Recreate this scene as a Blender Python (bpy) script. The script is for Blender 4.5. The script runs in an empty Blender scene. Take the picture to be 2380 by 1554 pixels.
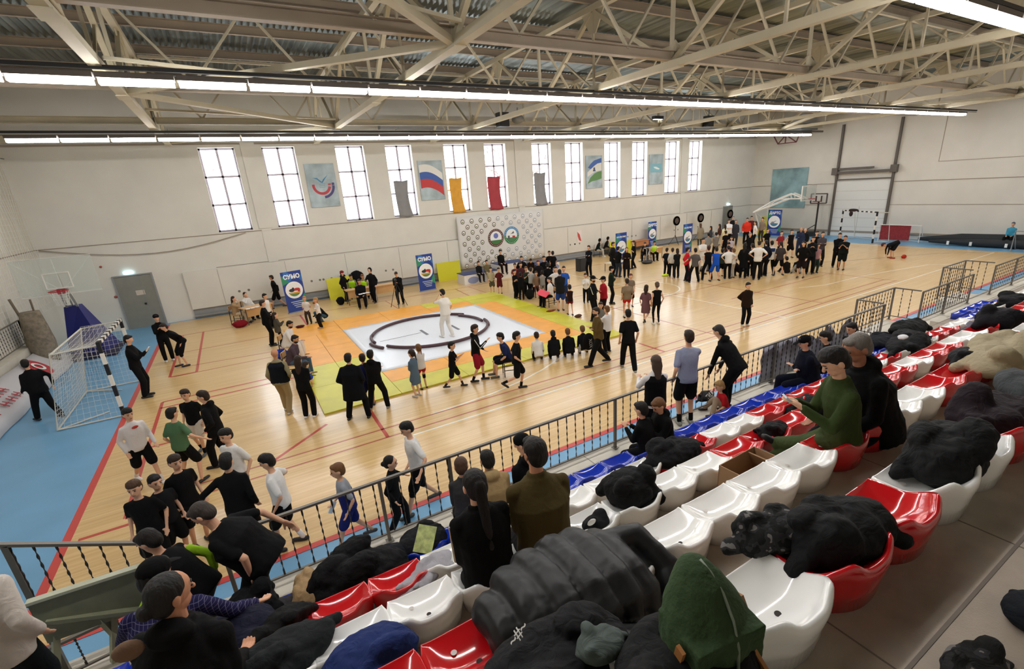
import bpy, bmesh, math, random
from mathutils import Vector, Matrix, noise
random.seed(7)
S = bpy.context.scene
COL = S.collection
# ---------------------------------------------------------------- camera
YAW, PITCH, ROLL, FPX, CAMH = 0.52431, 0.32801, -0.06490, 1106.37, 5.1294
PPX, PPY = 1190 + 30.99, 777 + 33.33
def _R():
    ca, sa, cb, sb, cc, sc = math.cos(YAW), math.sin(YAW), math.cos(PITCH), math.sin(PITCH), math.cos(ROLL), math.sin(ROLL)
    fwd = Vector((sa*cb, ca*cb, -sb)); right = Vector((ca, -sa, 0)); up = right.cross(fwd)
    return cc*right + sc*up, sc*right - cc*up, fwd
CR, CD, CF = _R()
cam_data = bpy.data.cameras.new('camera'); cam = bpy.data.objects.new('camera', cam_data); COL.objects.link(cam)
cam.matrix_world = Matrix(((CR.x, -CD.x, -CF.x, 0), (CR.y, -CD.y, -CF.y, 0), (CR.z, -CD.z, -CF.z, CAMH), (0, 0, 0, 1)))
cam_data.sensor_width = 36; cam_data.sensor_fit = 'HORIZONTAL'; cam_data.lens = 36*FPX/2380
cam_data.shift_x = -(PPX-1190)/2380; cam_data.shift_y = (PPY-777)/2380; cam_data.clip_start = .05; cam_data.clip_end = 300
S.camera = cam
# ---------------------------------------------------------------- view, sky
S.view_settings.view_transform = 'Standard'; S.view_settings.look = 'None'; S.view_settings.gamma = 1
S.view_settings.use_curve_mapping = False; S.view_settings.exposure = 1.4
W = bpy.data.worlds.new('sky'); S.world = W; W.use_nodes = True
W.node_tree.nodes['Background'].inputs[0].default_value = (.86, .93, 1, 1)
W.node_tree.nodes['Background'].inputs[1].default_value = 3.2
LAMP = 14.0
try:
    S.cycles.max_bounces = 6; S.cycles.diffuse_bounces = 4; S.cycles.glossy_bounces = 3; S.cycles.transparent_max_bounces = 10
    S.cycles.sample_clamp_indirect = 6; S.cycles.caustics_reflective = False; S.cycles.caustics_refractive = False
except Exception: pass
# ---------------------------------------------------------------- pixel -> world helpers (frame 2380 x 1554)
def ray(x, y): return CR*((x-PPX)/FPX) + CD*((y-PPY)/FPX) + CF
def at(x, y, z=0.0):
    d = ray(x, y); t = (z-CAMH)/d.z; return Vector((d.x*t, d.y*t, z))
def aty(x, y, Y):
    d = ray(x, y); return Vector((d.x*Y/d.y, Y, CAMH + d.z*Y/d.y))
def atx(x, y, X):
    d = ray(x, y); return Vector((X, d.y*X/d.x, CAMH + d.z*X/d.x))
def tall(b, y):   # height of an upright thing with its foot at b whose top shows at pixel row y
    lo, hi = .2, 4.0
    for _ in range(30):
        m = (lo+hi)/2; v = Vector((b.x, b.y, b.z+m-CAMH)); py = v.dot(CD)/v.dot(CF)*FPX + PPY
        if py > y: lo = m
        else: hi = m
    return lo
# ---------------------------------------------------------------- materials
_M = {}
def lin(h):
    if isinstance(h, str):
        h = h.lstrip('#'); h = ''.join(q*2 for q in h) if len(h) == 3 else h; c = [int(h[i:i+2], 16)/255 for i in (0, 2, 4)]
    else: c = h
    return tuple((v/12.92 if v <= .04045 else ((v+.055)/1.055)**2.4) for v in c) + (1,)
def mat(name, col, rough=.6, metal=0, bump=0, bscale=20, emit=0, var=0, vscale=4, coat=0, stretch=None, dist=0, spec=.5):
    key = (name, str(col), rough, bump, bscale)
    if key in _M: return _M[key]
    m = bpy.data.materials.new(name); m.use_nodes = True; _M[key] = m
    nt = m.node_tree; b = nt.nodes['Principled BSDF']; c = lin(col)
    b.inputs['Base Color'].default_value = c; b.inputs['Roughness'].default_value = rough
    b.inputs['Metallic'].default_value = metal; b.inputs['Specular IOR Level'].default_value = spec
    if coat: b.inputs['Coat Weight'].default_value = coat; b.inputs['Coat Roughness'].default_value = .08
    if emit:
        b.inputs['Emission Color'].default_value = c; b.inputs['Emission Strength'].default_value = emit
    if bump or var:
        tc = nt.nodes.new('ShaderNodeTexCoord'); mp = nt.nodes.new('ShaderNodeMapping')
        if stretch: mp.inputs['Scale'].default_value = stretch
        nt.links.new(tc.outputs['Object'], mp.inputs[0])
    if bump:
        n = nt.nodes.new('ShaderNodeTexNoise'); n.inputs['Scale'].default_value = bscale; n.inputs['Detail'].default_value = 3
        n.inputs['Distortion'].default_value = dist
        nt.links.new(mp.outputs[0], n.inputs['Vector'])
        bp = nt.nodes.new('ShaderNodeBump'); bp.inputs['Strength'].default_value = bump; bp.inputs['Distance'].default_value = .02
        nt.links.new(n.outputs['Fac'], bp.inputs['Height']); nt.links.new(bp.outputs[0], b.inputs['Normal'])
    if var:
        n = nt.nodes.new('ShaderNodeTexNoise'); n.inputs['Scale'].default_value = vscale; n.inputs['Detail'].default_value = 5
        nt.links.new(mp.outputs[0], n.inputs['Vector'])
        r = nt.nodes.new('ShaderNodeValToRGB')
        r.color_ramp.elements[0].position = .3; r.color_ramp.elements[1].position = .7
        r.color_ramp.elements[0].color = tuple(v*(1-var) for v in c[:3])+(1,)
        r.color_ramp.elements[1].color = tuple(min(1, v*(1+var*.6)) for v in c[:3])+(1,)
        nt.links.new(n.outputs['Fac'], r.inputs[0]); nt.links.new(r.outputs[0], b.inputs['Base Color'])
    return m
def nodes(m): return m.node_tree.nodes, m.node_tree.links, m.node_tree.nodes['Principled BSDF']
def cloth(col, fold=.45):
    return mat('cloth', deep(col), .88, bump=fold, bscale=9, dist=1.2, spec=.15)
def deep(col):   # very dark fabrics absorb most of the light
    c = col.lstrip('#'); v = [int(c[i:i+2], 16) for i in (0, 2, 4)]
    if sum(v) < 130: v = [int(x*.62) for x in v]
    return '#%02x%02x%02x' % tuple(v)
# ---------------------------------------------------------------- mesh builder
class MB:
    def __init__(s): s.v = []; s.f = []; s.m = []; s.cur = 0
    def add(s, vs, fs):
        o = len(s.v); s.v += [tuple(v) for v in vs]; s.f += [tuple(i+o for i in f) for f in fs]; s.m += [s.cur]*len(fs)
    def box(s, c, d, R=None):
        c = Vector(c); h = Vector(d)/2; vs = []
        for x in (-1, 1):
            for y in (-1, 1):
                for z in (-1, 1):
                    p = Vector((x*h.x, y*h.y, z*h.z)); vs.append(c + (R @ p if R else p))
        s.add(vs, [(0, 1, 3, 2), (4, 6, 7, 5), (0, 4, 5, 1), (2, 3, 7, 6), (0, 2, 6, 4), (1, 5, 7, 3)])
    def b2(s, a, b): s.box([(a[i]+b[i])/2 for i in range(3)], [abs(a[i]-b[i]) for i in range(3)])
    def bar(s, p, q, w, h=None, up=(0, 0, 1)):
        p = Vector(p); q = Vector(q); d = q-p; L = d.length
        if L < 1e-6: return
        d.normalize(); u = Vector(up)
        if abs(d.dot(u)) > .98: u = Vector((1, 0, 0))
        x = d.cross(u).normalized(); y = x.cross(d); h = h or w
        R = Matrix((x, d, y)).transposed(); s.box((p+q)/2, (w, L, h), R)
    def loft(s, rings, n=12, cap=True):   # rings: (centre, rx, ry, X axis, Y axis)
        o = []; fs = []
        for c, rx, ry, X, Y in rings:
            for i in range(n):
                a = 2*math.pi*i/n; o.append(Vector(c) + X*(rx*math.cos(a)) + Y*(ry*math.sin(a)))
        for r in range(len(rings)-1):
            for i in range(n):
                j = (i+1) % n; fs.append((r*n+i, r*n+j, (r+1)*n+j, (r+1)*n+i))
        if cap: fs.append(tuple(range(n-1, -1, -1))); fs.append(tuple(range((len(rings)-1)*n, len(rings)*n)))
        s.add(o, fs)
    def tube(s, pts, r, n=8, closed=False):
        pts = [Vector(p) for p in pts]; rs = r if isinstance(r, (list, tuple)) else [r]*len(pts); rings = []
        ref = Vector((0, 0, 1))
        for i, p in enumerate(pts):
            a = pts[i-1] if (i or closed) else p; b = pts[(i+1) % len(pts)] if (i < len(pts)-1 or closed) else p
            d = (b-a).normalized()
            if abs(d.dot(ref)) > .95: ref = Vector((1, 0, 0)) if abs(d.x) < .9 else Vector((0, 1, 0))
            X = d.cross(ref).normalized(); Y = X.cross(d); rings.append((p, rs[i], rs[i], X, Y))
        if closed: rings.append(rings[0])
        s.loft(rings, n, cap=not closed)
    def cap(s, p, q, r0, r1, n=10, flat=1.0, side=None):  # tapered limb with round ends
        p = Vector(p); q = Vector(q); d = q-p
        if d.length < 1e-5: return s.ell(p, (r0, r0, r0))
        d.normalize(); X = Vector(side) if side else (d.cross(Vector((0, 0, 1))) if abs(d.z) < .95 else Vector((1, 0, 0)))
        X = (X - d*X.dot(d)).normalized(); Y = d.cross(X); rg = []
        for a in (80, 45): a = math.radians(a); rg.append((p - d*r0*math.sin(a), r0*math.cos(a), r0*math.cos(a)*flat, X, Y))
        for t in (0, .5, 1): rg.append((p.lerp(q, t), r0+(r1-r0)*t, (r0+(r1-r0)*t)*flat, X, Y))
        for a in (45, 80): a = math.radians(a); rg.append((q + d*r1*math.sin(a), r1*math.cos(a), r1*math.cos(a)*flat, X, Y))
        s.loft(rg, n)
    def ell(s, c, r, R=None, n=12, m=8):
        c = Vector(c); vs = []; fs = []
        for j in range(1, m):
            t = math.pi*j/m
            for i in range(n):
                a = 2*math.pi*i/n; p = Vector((r[0]*math.sin(t)*math.cos(a), r[1]*math.sin(t)*math.sin(a), r[2]*math.cos(t)))
                vs.append(c + (R @ p if R else p))
        for z in (1, -1):
            p = Vector((0, 0, r[2]*z)); vs.append(c + (R @ p if R else p))
        T = len(vs)-2; B = T+1
        for j in range(m-2):
            for i in range(n):
                k = (i+1) % n; fs.append((j*n+i, (j+1)*n+i, (j+1)*n+k, j*n+k))
        for i in range(n):
            k = (i+1) % n; fs.append((T, i, k)); fs.append((B, (m-2)*n+k, (m-2)*n+i))
        s.add(vs, fs)
    def disc(s, c, r, X, Y, n=20, r2=None, a0=0, a1=360):
        c = Vector(c); X = Vector(X); Y = Vector(Y); rx, ry = r if isinstance(r, tuple) else (r, r)
        if r2 is None:
            s.add([c + X*rx*math.cos(math.radians(a0+(a1-a0)*i/n)) + Y*ry*math.sin(math.radians(a0+(a1-a0)*i/n)) for i in range(n+(a1-a0 < 360))], [tuple(range(n+(a1-a0 < 360)))])
        else:
            vs = []
            for i in range(n+1):
                a = math.radians(a0+(a1-a0)*i/n)
                vs += [c + X*rx*math.cos(a) + Y*ry*math.sin(a), c + X*rx*r2*math.cos(a) + Y*ry*r2*math.sin(a)]
            s.add(vs, [(2*i, 2*i+2, 2*i+3, 2*i+1) for i in range(n)])
    def poly(s, pts): s.add(pts, [tuple(range(len(pts)))])
    def build(s, name, m, parent=None, smooth=False, loc=None, rotz=0):
        me = bpy.data.meshes.new(name); me.from_pydata(s.v, [], s.f)
        ms = m if isinstance(m, (list, tuple)) else [m]
        for x in ms: me.materials.append(x)
        if len(ms) > 1: me.polygons.foreach_set('material_index', s.m)
        if smooth: me.polygons.foreach_set('use_smooth', [True]*len(me.polygons))
        me.update(); o = bpy.data.objects.new(name, me); COL.objects.link(o)
        if parent: o.parent = parent
        if loc is not None: o.location = loc
        o.rotation_euler.z = rotz
        return o
def tag(o, label=None, cat=None, group=None, kind=None):
    if label: o['label'] = label
    if cat: o['category'] = cat
    if group: o['group'] = group
    if kind: o['kind'] = kind
    return o
def thing(name, label, cat, loc=(0, 0, 0), rotz=0, group=None):
    o = bpy.data.objects.new(name, None); COL.objects.link(o); o.empty_display_size = .1
    o.location = loc; o.rotation_euler = (0, 0, rotz); return tag(o, label, cat, group)
def struct(o, label=None): return tag(o, label, kind='structure')
BAKE = []
def voxel(o, size, smooth=2, disp=0, dscale=.1):
    if disp:
        t = bpy.data.textures.get('folds%.2f' % dscale) or bpy.data.textures.new('folds%.2f' % dscale, 'CLOUDS'); t.noise_scale = dscale; t.noise_depth = 2
    r = o.modifiers.new('r', 'REMESH'); r.mode = 'VOXEL'; r.voxel_size = size; r.use_smooth_shade = True
    if smooth: k = o.modifiers.new('s', 'SMOOTH'); k.iterations = smooth; k.factor = .5
    if disp:
        d = o.modifiers.new('d', 'DISPLACE'); d.texture = t; d.strength = disp; d.texture_coords = 'GLOBAL'; d.mid_level = .5
    BAKE.append(o); return o
def bake():
    dg = bpy.context.evaluated_depsgraph_get()
    for o in BAKE:
        me = bpy.data.meshes.new_from_object(o.evaluated_get(dg)); old = o.data
        o.modifiers.clear(); me.name = old.name; o.data = me
    BAKE.clear()
def text(s, size, m, parent, loc, rot, ext=.004, bold=0, sx=1, name='lettering'):
    cu = bpy.data.curves.new(name, 'FONT'); cu.body = s; cu.size = size; cu.extrude = ext; cu.align_x = 'CENTER'; cu.align_y = 'CENTER'; cu.offset = bold
    o = bpy.data.objects.new(name, cu); COL.objects.link(o)
    dg = bpy.context.evaluated_depsgraph_get(); me = bpy.data.meshes.new_from_object(o.evaluated_get(dg)); bpy.data.objects.remove(o)
    me.materials.clear(); me.materials.append(m); o = bpy.data.objects.new(name, me); COL.objects.link(o)
    o.location = loc; o.rotation_euler = rot; o.scale = (sx, 1, 1); o.parent = parent; return o
X1, Y1, Z1 = Vector((1, 0, 0)), Vector((0, 1, 0)), Vector((0, 0, 1))
PI = math.pi; R90 = PI/2
# ================================================================ building
XL, XR, YB, YF, ZR = -7.15, 40.45, 27.8, -4.0, 10.35
SILL, WTOP = 3.94, 7.71
WINS = []
for k in range(6):
    WINS += [-.507+6*k, 2.109+6*k]
WW = 1.466
def wall_mat(name, col, seams=True):
    m = mat(name, col, .75, bump=.12, bscale=60, var=.06, vscale=.7); return m
M_wall = wall_mat('wall_paint', '#d8d6cd')
M_wallL = wall_mat('wall_paint_side', '#d6d2c7')
M_wallR = wall_mat('wall_paint_end', '#dcd8ce')
M_grey = mat('grey_paint', '#8d9092', .6, var=.08)
M_seam = mat('seam', '#9b8f80', .8)
M_frame = mat('window_frame', '#b9b0bd', .5)
M_steel = mat('galvanised', '#8f9490', .42, metal=.75, var=.25, vscale=1.5)
M_deck = mat('deck_zinc', '#858b86', .34, metal=.7, var=.5, vscale=2.2, stretch=(2.6, .12, 1))  # stretched colour streaks paint in the light and dark bands of the ribs
M_truss = mat('truss_paint', '#c3baa0', .6, var=.1, vscale=1.2)
M_tie = mat('tie_paint', '#a99a86', .6, var=.1, vscale=1.2)
M_black = mat('black_metal', '#1c1b1b', .5)
M_white = mat('white_paint', '#e6e4de', .5)
M_red = mat('red_plastic', '#c01820', .16, coat=.4)
b = MB()   # back wall with window openings
b.b2((XL-.4, YB, 0), (XR+.4, YB+.45, SILL)); b.b2((XL-.4, YB, WTOP), (XR+.4, YB+.45, ZR+.3))
e = XL-.4
for x in WINS:
    b.b2((e, YB, SILL), (x, YB+.45, WTOP)); e = x+WW
b.b2((e, YB, SILL), (XR+.4, YB+.45, WTOP))
struct(b.build('wall_back', M_wall))
b = MB(); b.b2((XL-.4, YF-.4, 0), (XL, YB, ZR+.3)); struct(b.build('wall_left', M_wallL))
b = MB(); b.b2((XR, YF-.4, 0), (XR+.4, YB, ZR+.3)); struct(b.build('wall_right', M_wallR))
b = MB(); b.b2((XL, YF-.4, 0), (XR, YF, ZR+.3)); struct(b.build('wall_front', M_wallL))
# windows
M_glass = bpy.data.materials.new('glass'); M_glass.use_nodes = True
nt = M_glass.node_tree; nt.nodes.clear()
o_ = nt.nodes.new('ShaderNodeOutputMaterial'); mx = nt.nodes.new('ShaderNodeMixShader'); tr = nt.nodes.new('ShaderNodeBsdfTransparent'); gl = nt.nodes.new('ShaderNodeBsdfGlossy')
gl.inputs['Roughness'].default_value = .05; mx.inputs[0].default_value = .06
nt.links.new(tr.outputs[0], mx.inputs[1]); nt.links.new(gl.outputs[0], mx.inputs[2]); nt.links.new(mx.outputs[0], o_.inputs[0])
for i, x in enumerate(WINS):
    w = thing('window_%d' % (i+1), None, None, (x, YB+.32, SILL)); w['kind'] = 'structure'
    f = MB(); H = WTOP-SILL; t = .08
    f.b2((0, 0, 0), (t, .07, H)); f.b2((WW-t, 0, 0), (WW, .07, H)); f.b2((0, 0, 0), (WW, .07, t)); f.b2((0, 0, H-t), (WW, .07, H))
    f.b2((WW/2-.05, 0, 0), (WW/2+.05, .06, H)); f.b2((0, 0, H*.33-.045), (WW, .06, H*.33+.045)); f.b2((0, 0, H*.665-.045), (WW, .06, H*.665+.045))
    f.build('window_frame', M_frame, w)
    g = MB(); g.b2((.02, .03, .02), (WW-.02, .036, H-.02)); g.build('pane', M_glass, w)
    s = MB(); s.b2((-.03, -.34, -.05), (WW+.03, 0, 0)); s.build('window_sill', M_white, w)
# wall relief
b = MB()
for x in (1.53, 16.5, 31.5): b.b2((x-.3, YB-.06, SILL+.02), (x+.3, YB, WTOP+.2)); b.b2((x-.22, YB-.04, 2.3), (x+.22, YB, SILL-.05))
struct(b.build('trim_1', M_wall))
b = MB(); b.b2((XL, YB-.03, SILL-.09), (XR, YB, SILL-.06)); b.b2((XL, YB-.05, WTOP+.12), (XR, YB, WTOP+.2)); b.b2((-1, YB-.02, 2.31), (XR, YB, 2.335)); struct(b.build('trim_2', M_seam))
b = MB(); b.b2((-2.4, YB-.13, .48), (35.6, YB, 2.27)); struct(b.build('trim_3', M_wall))
b = MB(); b.b2((-2.4, YB-.05, 0), (35.6, YB, .48)); b.b2((-2.4, YB-.16, .1), (35.6, YB-.05, .2)); struct(b.build('baseboard_back', M_grey))
b = MB()
for x in list(range(-1, 36, 3)): b.b2((x, YB-.14, .5), (x+.012, YB-.13, 2.25))
for x in (-.3, 3.1, 3.7, 7.1, 20.2, 20.6, 25.6, 26, 30.6, 33.4):
    b.disc((x, YB-.135, 1.05), .06, X1, Z1, 12); b.disc((x+.42, YB-.135, 1.05), .06, X1, Z1, 12)
struct(b.build('trim_4', mat('dark_trim', '#77726a', .7)))
b = MB(); b.b2((XR-.03, 0, SILL-.09), (XR, YB, SILL-.05)); b.b2((XR-.02, 0, 2.3), (XR, YB, 2.33)); b.b2((XR-.02, 6, 5.0), (XR, 14.5, 5.03)); b.b2((XR-.02, 14.5, 5.0), (XR, 14.53, 8.5)); b.b2((XR-.1, 0, .3), (XR, 27, .42)); struct(b.build('trim_5', M_seam))
b = MB(); b.b2((XL, 5, SILL-.09), (XL+.03, YB, SILL-.06)); struct(b.build('trim_6', M_seam))
# doors
def door(n, x0, x1, h, y=YB):
    d = thing('door_%d' % n, None, None, (x0, y, 0)); d['kind'] = 'structure'
    w = x1-x0; m = mat('door_grey', '#85857c', .5, var=.06)
    f = MB(); f.b2((0, -.05, 0), (w, -.01, h-.02)); f.build('door_leaf', m, d)
    f = MB(); f.b2((w*.66, -.056, 0), (w*.67, -.05, h)); f.b2((-.06, -.07, 0), (0, 0, h)); f.b2((w, -.07, 0), (w+.06, 0, h)); f.b2((-.06, -.07, h), (w+.06, 0, h+.05)); f.build('door_frame', M_grey, d)
    f = MB(); f.b2((w*.6, -.1, 1.05), (w*.66, -.05, 1.12)); f.build('door_handle', M_black, d); return d
d1 = door(1, -4.95, -3.6, 2.4); door(2, 36.7, 37.8, 2.4)
f = MB(); f.b2((.62, -.056, 1.5), (.95, -.051, 1.72)); f.build('paper_notice', mat('paper', '#c9beb0', .8), d1)
f = MB(); f.b2((-4.55, YB-.12, 2.5), (-4.2, YB, 2.6)); tag(f.build('exit_light', mat('exit_glow', '#bfe6f2', emit=1.6)), 'small pale lit emergency light box above the grey double door', 'light')
f = MB(); f.b2((37.1, YB-.12, 2.55), (37.4, YB, 2.64)); tag(f.build('exit_light', mat('exit_glow', '#bfe6f2', emit=1.6)), 'small lit emergency light box above the far right doorway', 'light')
# ---------------------------------------------------------------- floor
def wood_floor():
    m = mat('court_wood', '#dcbd8b', .35, bump=.02, bscale=2, coat=.38); n, l, p = nodes(m)
    p.inputs['Coat Roughness'].default_value = .17
    tc = n.new('ShaderNodeTexCoord'); mp = n.new('ShaderNodeMapping'); mp.inputs['Scale'].default_value = (.35, 9, 1)
    l.new(tc.outputs['Object'], mp.inputs[0]); no = n.new('ShaderNodeTexNoise'); no.inputs['Scale'].default_value = 1.6; no.inputs['Detail'].default_value = 5
    l.new(mp.outputs[0], no.inputs['Vector']); r = n.new('ShaderNodeValToRGB')
    r.color_ramp.elements[0].position = .3; r.color_ramp.elements[1].position = .75
    r.color_ramp.elements[0].color = lin('#cea76c'); r.color_ramp.elements[1].color = lin('#e5c68c')
    l.new(no.outputs[0], r.inputs[0]); l.new(r.outputs[0], p.inputs['Base Color'])
    n2 = n.new('ShaderNodeTexNoise'); n2.inputs['Scale'].default_value = .9; l.new(tc.outputs['Object'], n2.inputs['Vector'])
    r2 = n.new('ShaderNodeMapRange'); r2.inputs['To Min'].default_value = .24; r2.inputs['To Max'].default_value = .42
    l.new(n2.outputs[0], r2.inputs['Value']); l.new(r2.outputs[0], p.inputs['Roughness'])
    bp = next(x for x in n if x.type == 'BUMP'); bp.inputs['Strength'].default_value = .03
    return m
M_blue = mat('floor_blue', '#6fa6cc', .35, var=.07, vscale=1.2)
b = MB(); b.b2((XL-.4, YF-.4, -.2), (XR+.4, YB+.4, 0)); floor = struct(b.build('floor', M_blue))
b = MB(); b.b2((-3.41, 7.16, 0), (36.8, 27.62, .006)); court = struct(b.build('floor_court', wood_floor()))
def lines(name, col, segs, w, polys=()):
    b = MB()
    for (x0, y0, x1, y1) in segs: b.bar((x0, y0, .0065), (x1, y1, .0065), w, .003)
    for pl in polys:
        for p, q in zip(pl, pl[1:]): b.bar((p[0], p[1], .0065), (q[0], q[1], .0065), w, .003)
    o = b.build(name, mat(name, col, .3)); o.parent = court; return o
lines('border_line', '#c8433e', [(-3.47, 7.1, -3.47, 27.3), (-3.41, 7.1, 36.8, 7.1)], .13)
lines('red_line', '#bf4a3c', [(-2.7, 9.85, -2.7, 15.95), (-2.7, 9.85, -1.9, 9.85), (-2.7, 15.95, 1, 15.95), (-2.7, 15.45, 1, 15.45), (-1.98, 18.35, -1.98, 24.5), (-2.7, 18.35, -1.98, 18.35), (-2.72, 18.35, -2.72, 24.5), (-3.3, 9.6, -2.5, 9.6), (-2.7, 12.85, -1.3, 12.85), (-.3, 10.35, .96, 11.45), (2.0, 9.86, 2.03, 12), (1.95, 22, 1.93, 24.5), (10.7, 9.86, 10.7, 11.0)], .08)
lines('thin_red_line', '#b0604a', [(-2.7, 10.32, 25.5, 10.32), (-2.7, 9.86, 25.6, 9.86), (-2.6, 18.3, 1, 18.3), (-2.7, 24.45, 25, 24.45), (-2.5, 21.4, 1, 21.4), (-2.6, 19.3, 1, 18.9), (17.8, 12.75, 25.7, 12.75), (19.55, 9.9, 19.55, 18), (25.5, 9.9, 25.5, 18), (6, 22.2, 6, 24.45), (9.7, 22, 9.9, 24.45), (10.7, 22, 10.7, 24.5), (11, 20, 17, 20), (12.5, 18, 20, 18), (13.2, 9.9, 13.2, 16), (13, 15, 26, 15)], .05)
lines('white_line', '#e8e2d2', [(2.5, 9.6, 36.3, 9.6), (21.72, 8.7, 21.72, 9.6), (16.65, 9.6, 16.65, 24), (36.3, 9.6, 36.3, 24)], .06,
      [[(3.2, 10.35), (4.1, 10.4), (5, 10.5), (6.05, 10.75), (7, 11.1), (7.8, 11.5), (9, 12)], [(21.5, 12), (22.8, 11.5), (25.4, 11.4), (28, 11), (30.5, 10.5), (31.5, 9.6)],
       [(16.65+1.8*math.cos(a/10), 17+1.8*math.sin(a/10)) for a in range(64)]])
lines('brown_line', '#8f6f50', [], .05, [[(36.5, 9.8), (34.5, 11.6), (32, 12.9), (29.5, 14), (27.5, 15.4), (26.7, 17)]])
# judo mats: 1 x 2 m tiles on a whole-metre grid
def tile(x0, y0, x1, y1, col, lab):
    b = MB(); g = .006; b.b2((x0+g, y0+g, .008), (x1-g, y1-g, .05))
    nm = 'yellow' if col == 'y' else 'orange'
    m = mat('mat_'+nm, '#d3cc34' if col == 'y' else '#f0a628', .42, var=.1, vscale=2, bump=.05, bscale=150)
    if col == 'Y': m = mat('mat_bright', '#c9c316', .42, var=.1, vscale=2); nm = 'yellow'
    tag(b.build('tatami_mat', m), lab or '%s judo mat in the square floor around the white sheet' % nm, 'mat', 'judo mats laid around the wrestling ring, %s ones' % nm)
T = []
for y in (12, 14): T += [(1, y, 2, y+2, 'y'), (2, y, 3, y+2, 'y')]
for y in (16, 18): T += [(1, y, 2, y+2, 'o'), (2, y, 3, y+2, 'o')]
T += [(1, 20, 3, 21, 'o'), (1, 21, 3, 22, 'o')]
for x in (3, 5, 7): T += [(x, 12, x+2, 13, 'y'), (x, 13, x+2, 14, 'o'), (x, 20, x+2, 21, 'o'), (x, 21, x+2, 22, 'o' if x < 6 else 'y')]
T += [(9, 12, 11, 13, 'y'), (9, 13, 10, 14, 'o'), (10, 13, 11, 14, 'Y')]
for y in (14, 16, 18): T += [(9, y, 10, y+2, 'o'), (10, y, 11, y+2, 'Y' if y == 16 else 'y')]
T += [(9, 20, 11, 21, 'Y'), (9, 21, 11, 22, 'y')]
for t in T: tile(*t, None)
b = MB(); g = 24; vs = []
for j in range(g+1):
    for i in range(g+1):
        x = 3+6*i/g; y = 14+6*j/g; vs.append((x, y, .056+.008*noise.noise(Vector((x*1.3, y*1.3, 0)))+.004*noise.noise(Vector((x*4, y*4, 2)))))
b.add(vs, [(j*(g+1)+i, j*(g+1)+i+1, (j+1)*(g+1)+i+1, (j+1)*(g+1)+i) for j in range(g) for i in range(g)])
o = b.build('tarpaulin_sheet', mat('tarp', '#e6ebf2', .3, bump=.3, bscale=3, dist=2), smooth=True)
tag(o, 'white tarpaulin sheet spread over the middle of the judo mats', 'sheet')
so = o.modifiers.new('t', 'SOLIDIFY'); so.thickness = .004
for p_, q_, w_ in (((5.5, 16.8, .066), (5.5, 17.6, .066), .1), ((6.7, 16.6, .066), (6.7, 17.4, .066), .1), ((3.8, 17.2, .064), (5.4, 17.25, .064), .02)):
    b = MB(); b.bar(p_, q_, w_, .004); b.build('start_line', mat('tape', '#6f6f78', .5), o)
cx, cy, rr = 5.8, 17.25, 2.22
arcs = [(97, 162, 0), (160, 186, .02), (187, 207, .2), (206, 266, -.02), (265, 332, 0), (331, 356, .03), (-8, 36, -.12), (33, 52, .08), (50, 98, 0)]
for a0, a1, dr in arcs:
    pts = [(cx+(rr+dr)*math.cos(math.radians(a0+(a1-a0)*i/12)), cy+(rr*.97+dr)*math.sin(math.radians(a0+(a1-a0)*i/12)), .115) for i in range(13)]
    b = MB(); b.tube(pts, .055, 10); tag(b.build('ring_rope', mat('ring_pad', '#4b2c33', .45), smooth=True), 'dark maroon padded roll laid on the white sheet as part of the ring', 'ring segment', 'padded rolls forming the round ring on the white sheet')
# ---------------------------------------------------------------- roof
b = MB(); vs = []; fs = []; n = int((XR-XL)/.09)
for i in range(n+1):
    x = XL+i*.09; z = ZR+(.09 if i % 2 else 0)
    vs += [(x, YF, z), (x, YB, z)]
b.add(vs, [(2*i, 2*i+1, 2*i+3, 2*i+2) for i in range(n)])
o = struct(b.build('ceiling', M_deck))
b = MB(); b.b2((XL-.4, YF-.4, ZR+.2), (XR+.4, YB+.4, ZR+.3)); struct(b.build('roof_cover', M_grey)).name = 'ceiling_2'
for y in range(-2, 28, 3):
    b = MB(); b.b2((XL, y-.05, ZR-.27), (XR, y+.05, ZR-.25)); b.b2((XL, y+.04, ZR-.27), (XR, y+.05, ZR-.01)); b.b2((XL, y-.05, ZR-.03), (XR, y+.05, ZR-.01))
    tag(b.build('purlin', M_tie), 'long steel channel purlin under the corrugated roof deck', 'roof beam', 'purlins under the roof deck')
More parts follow.
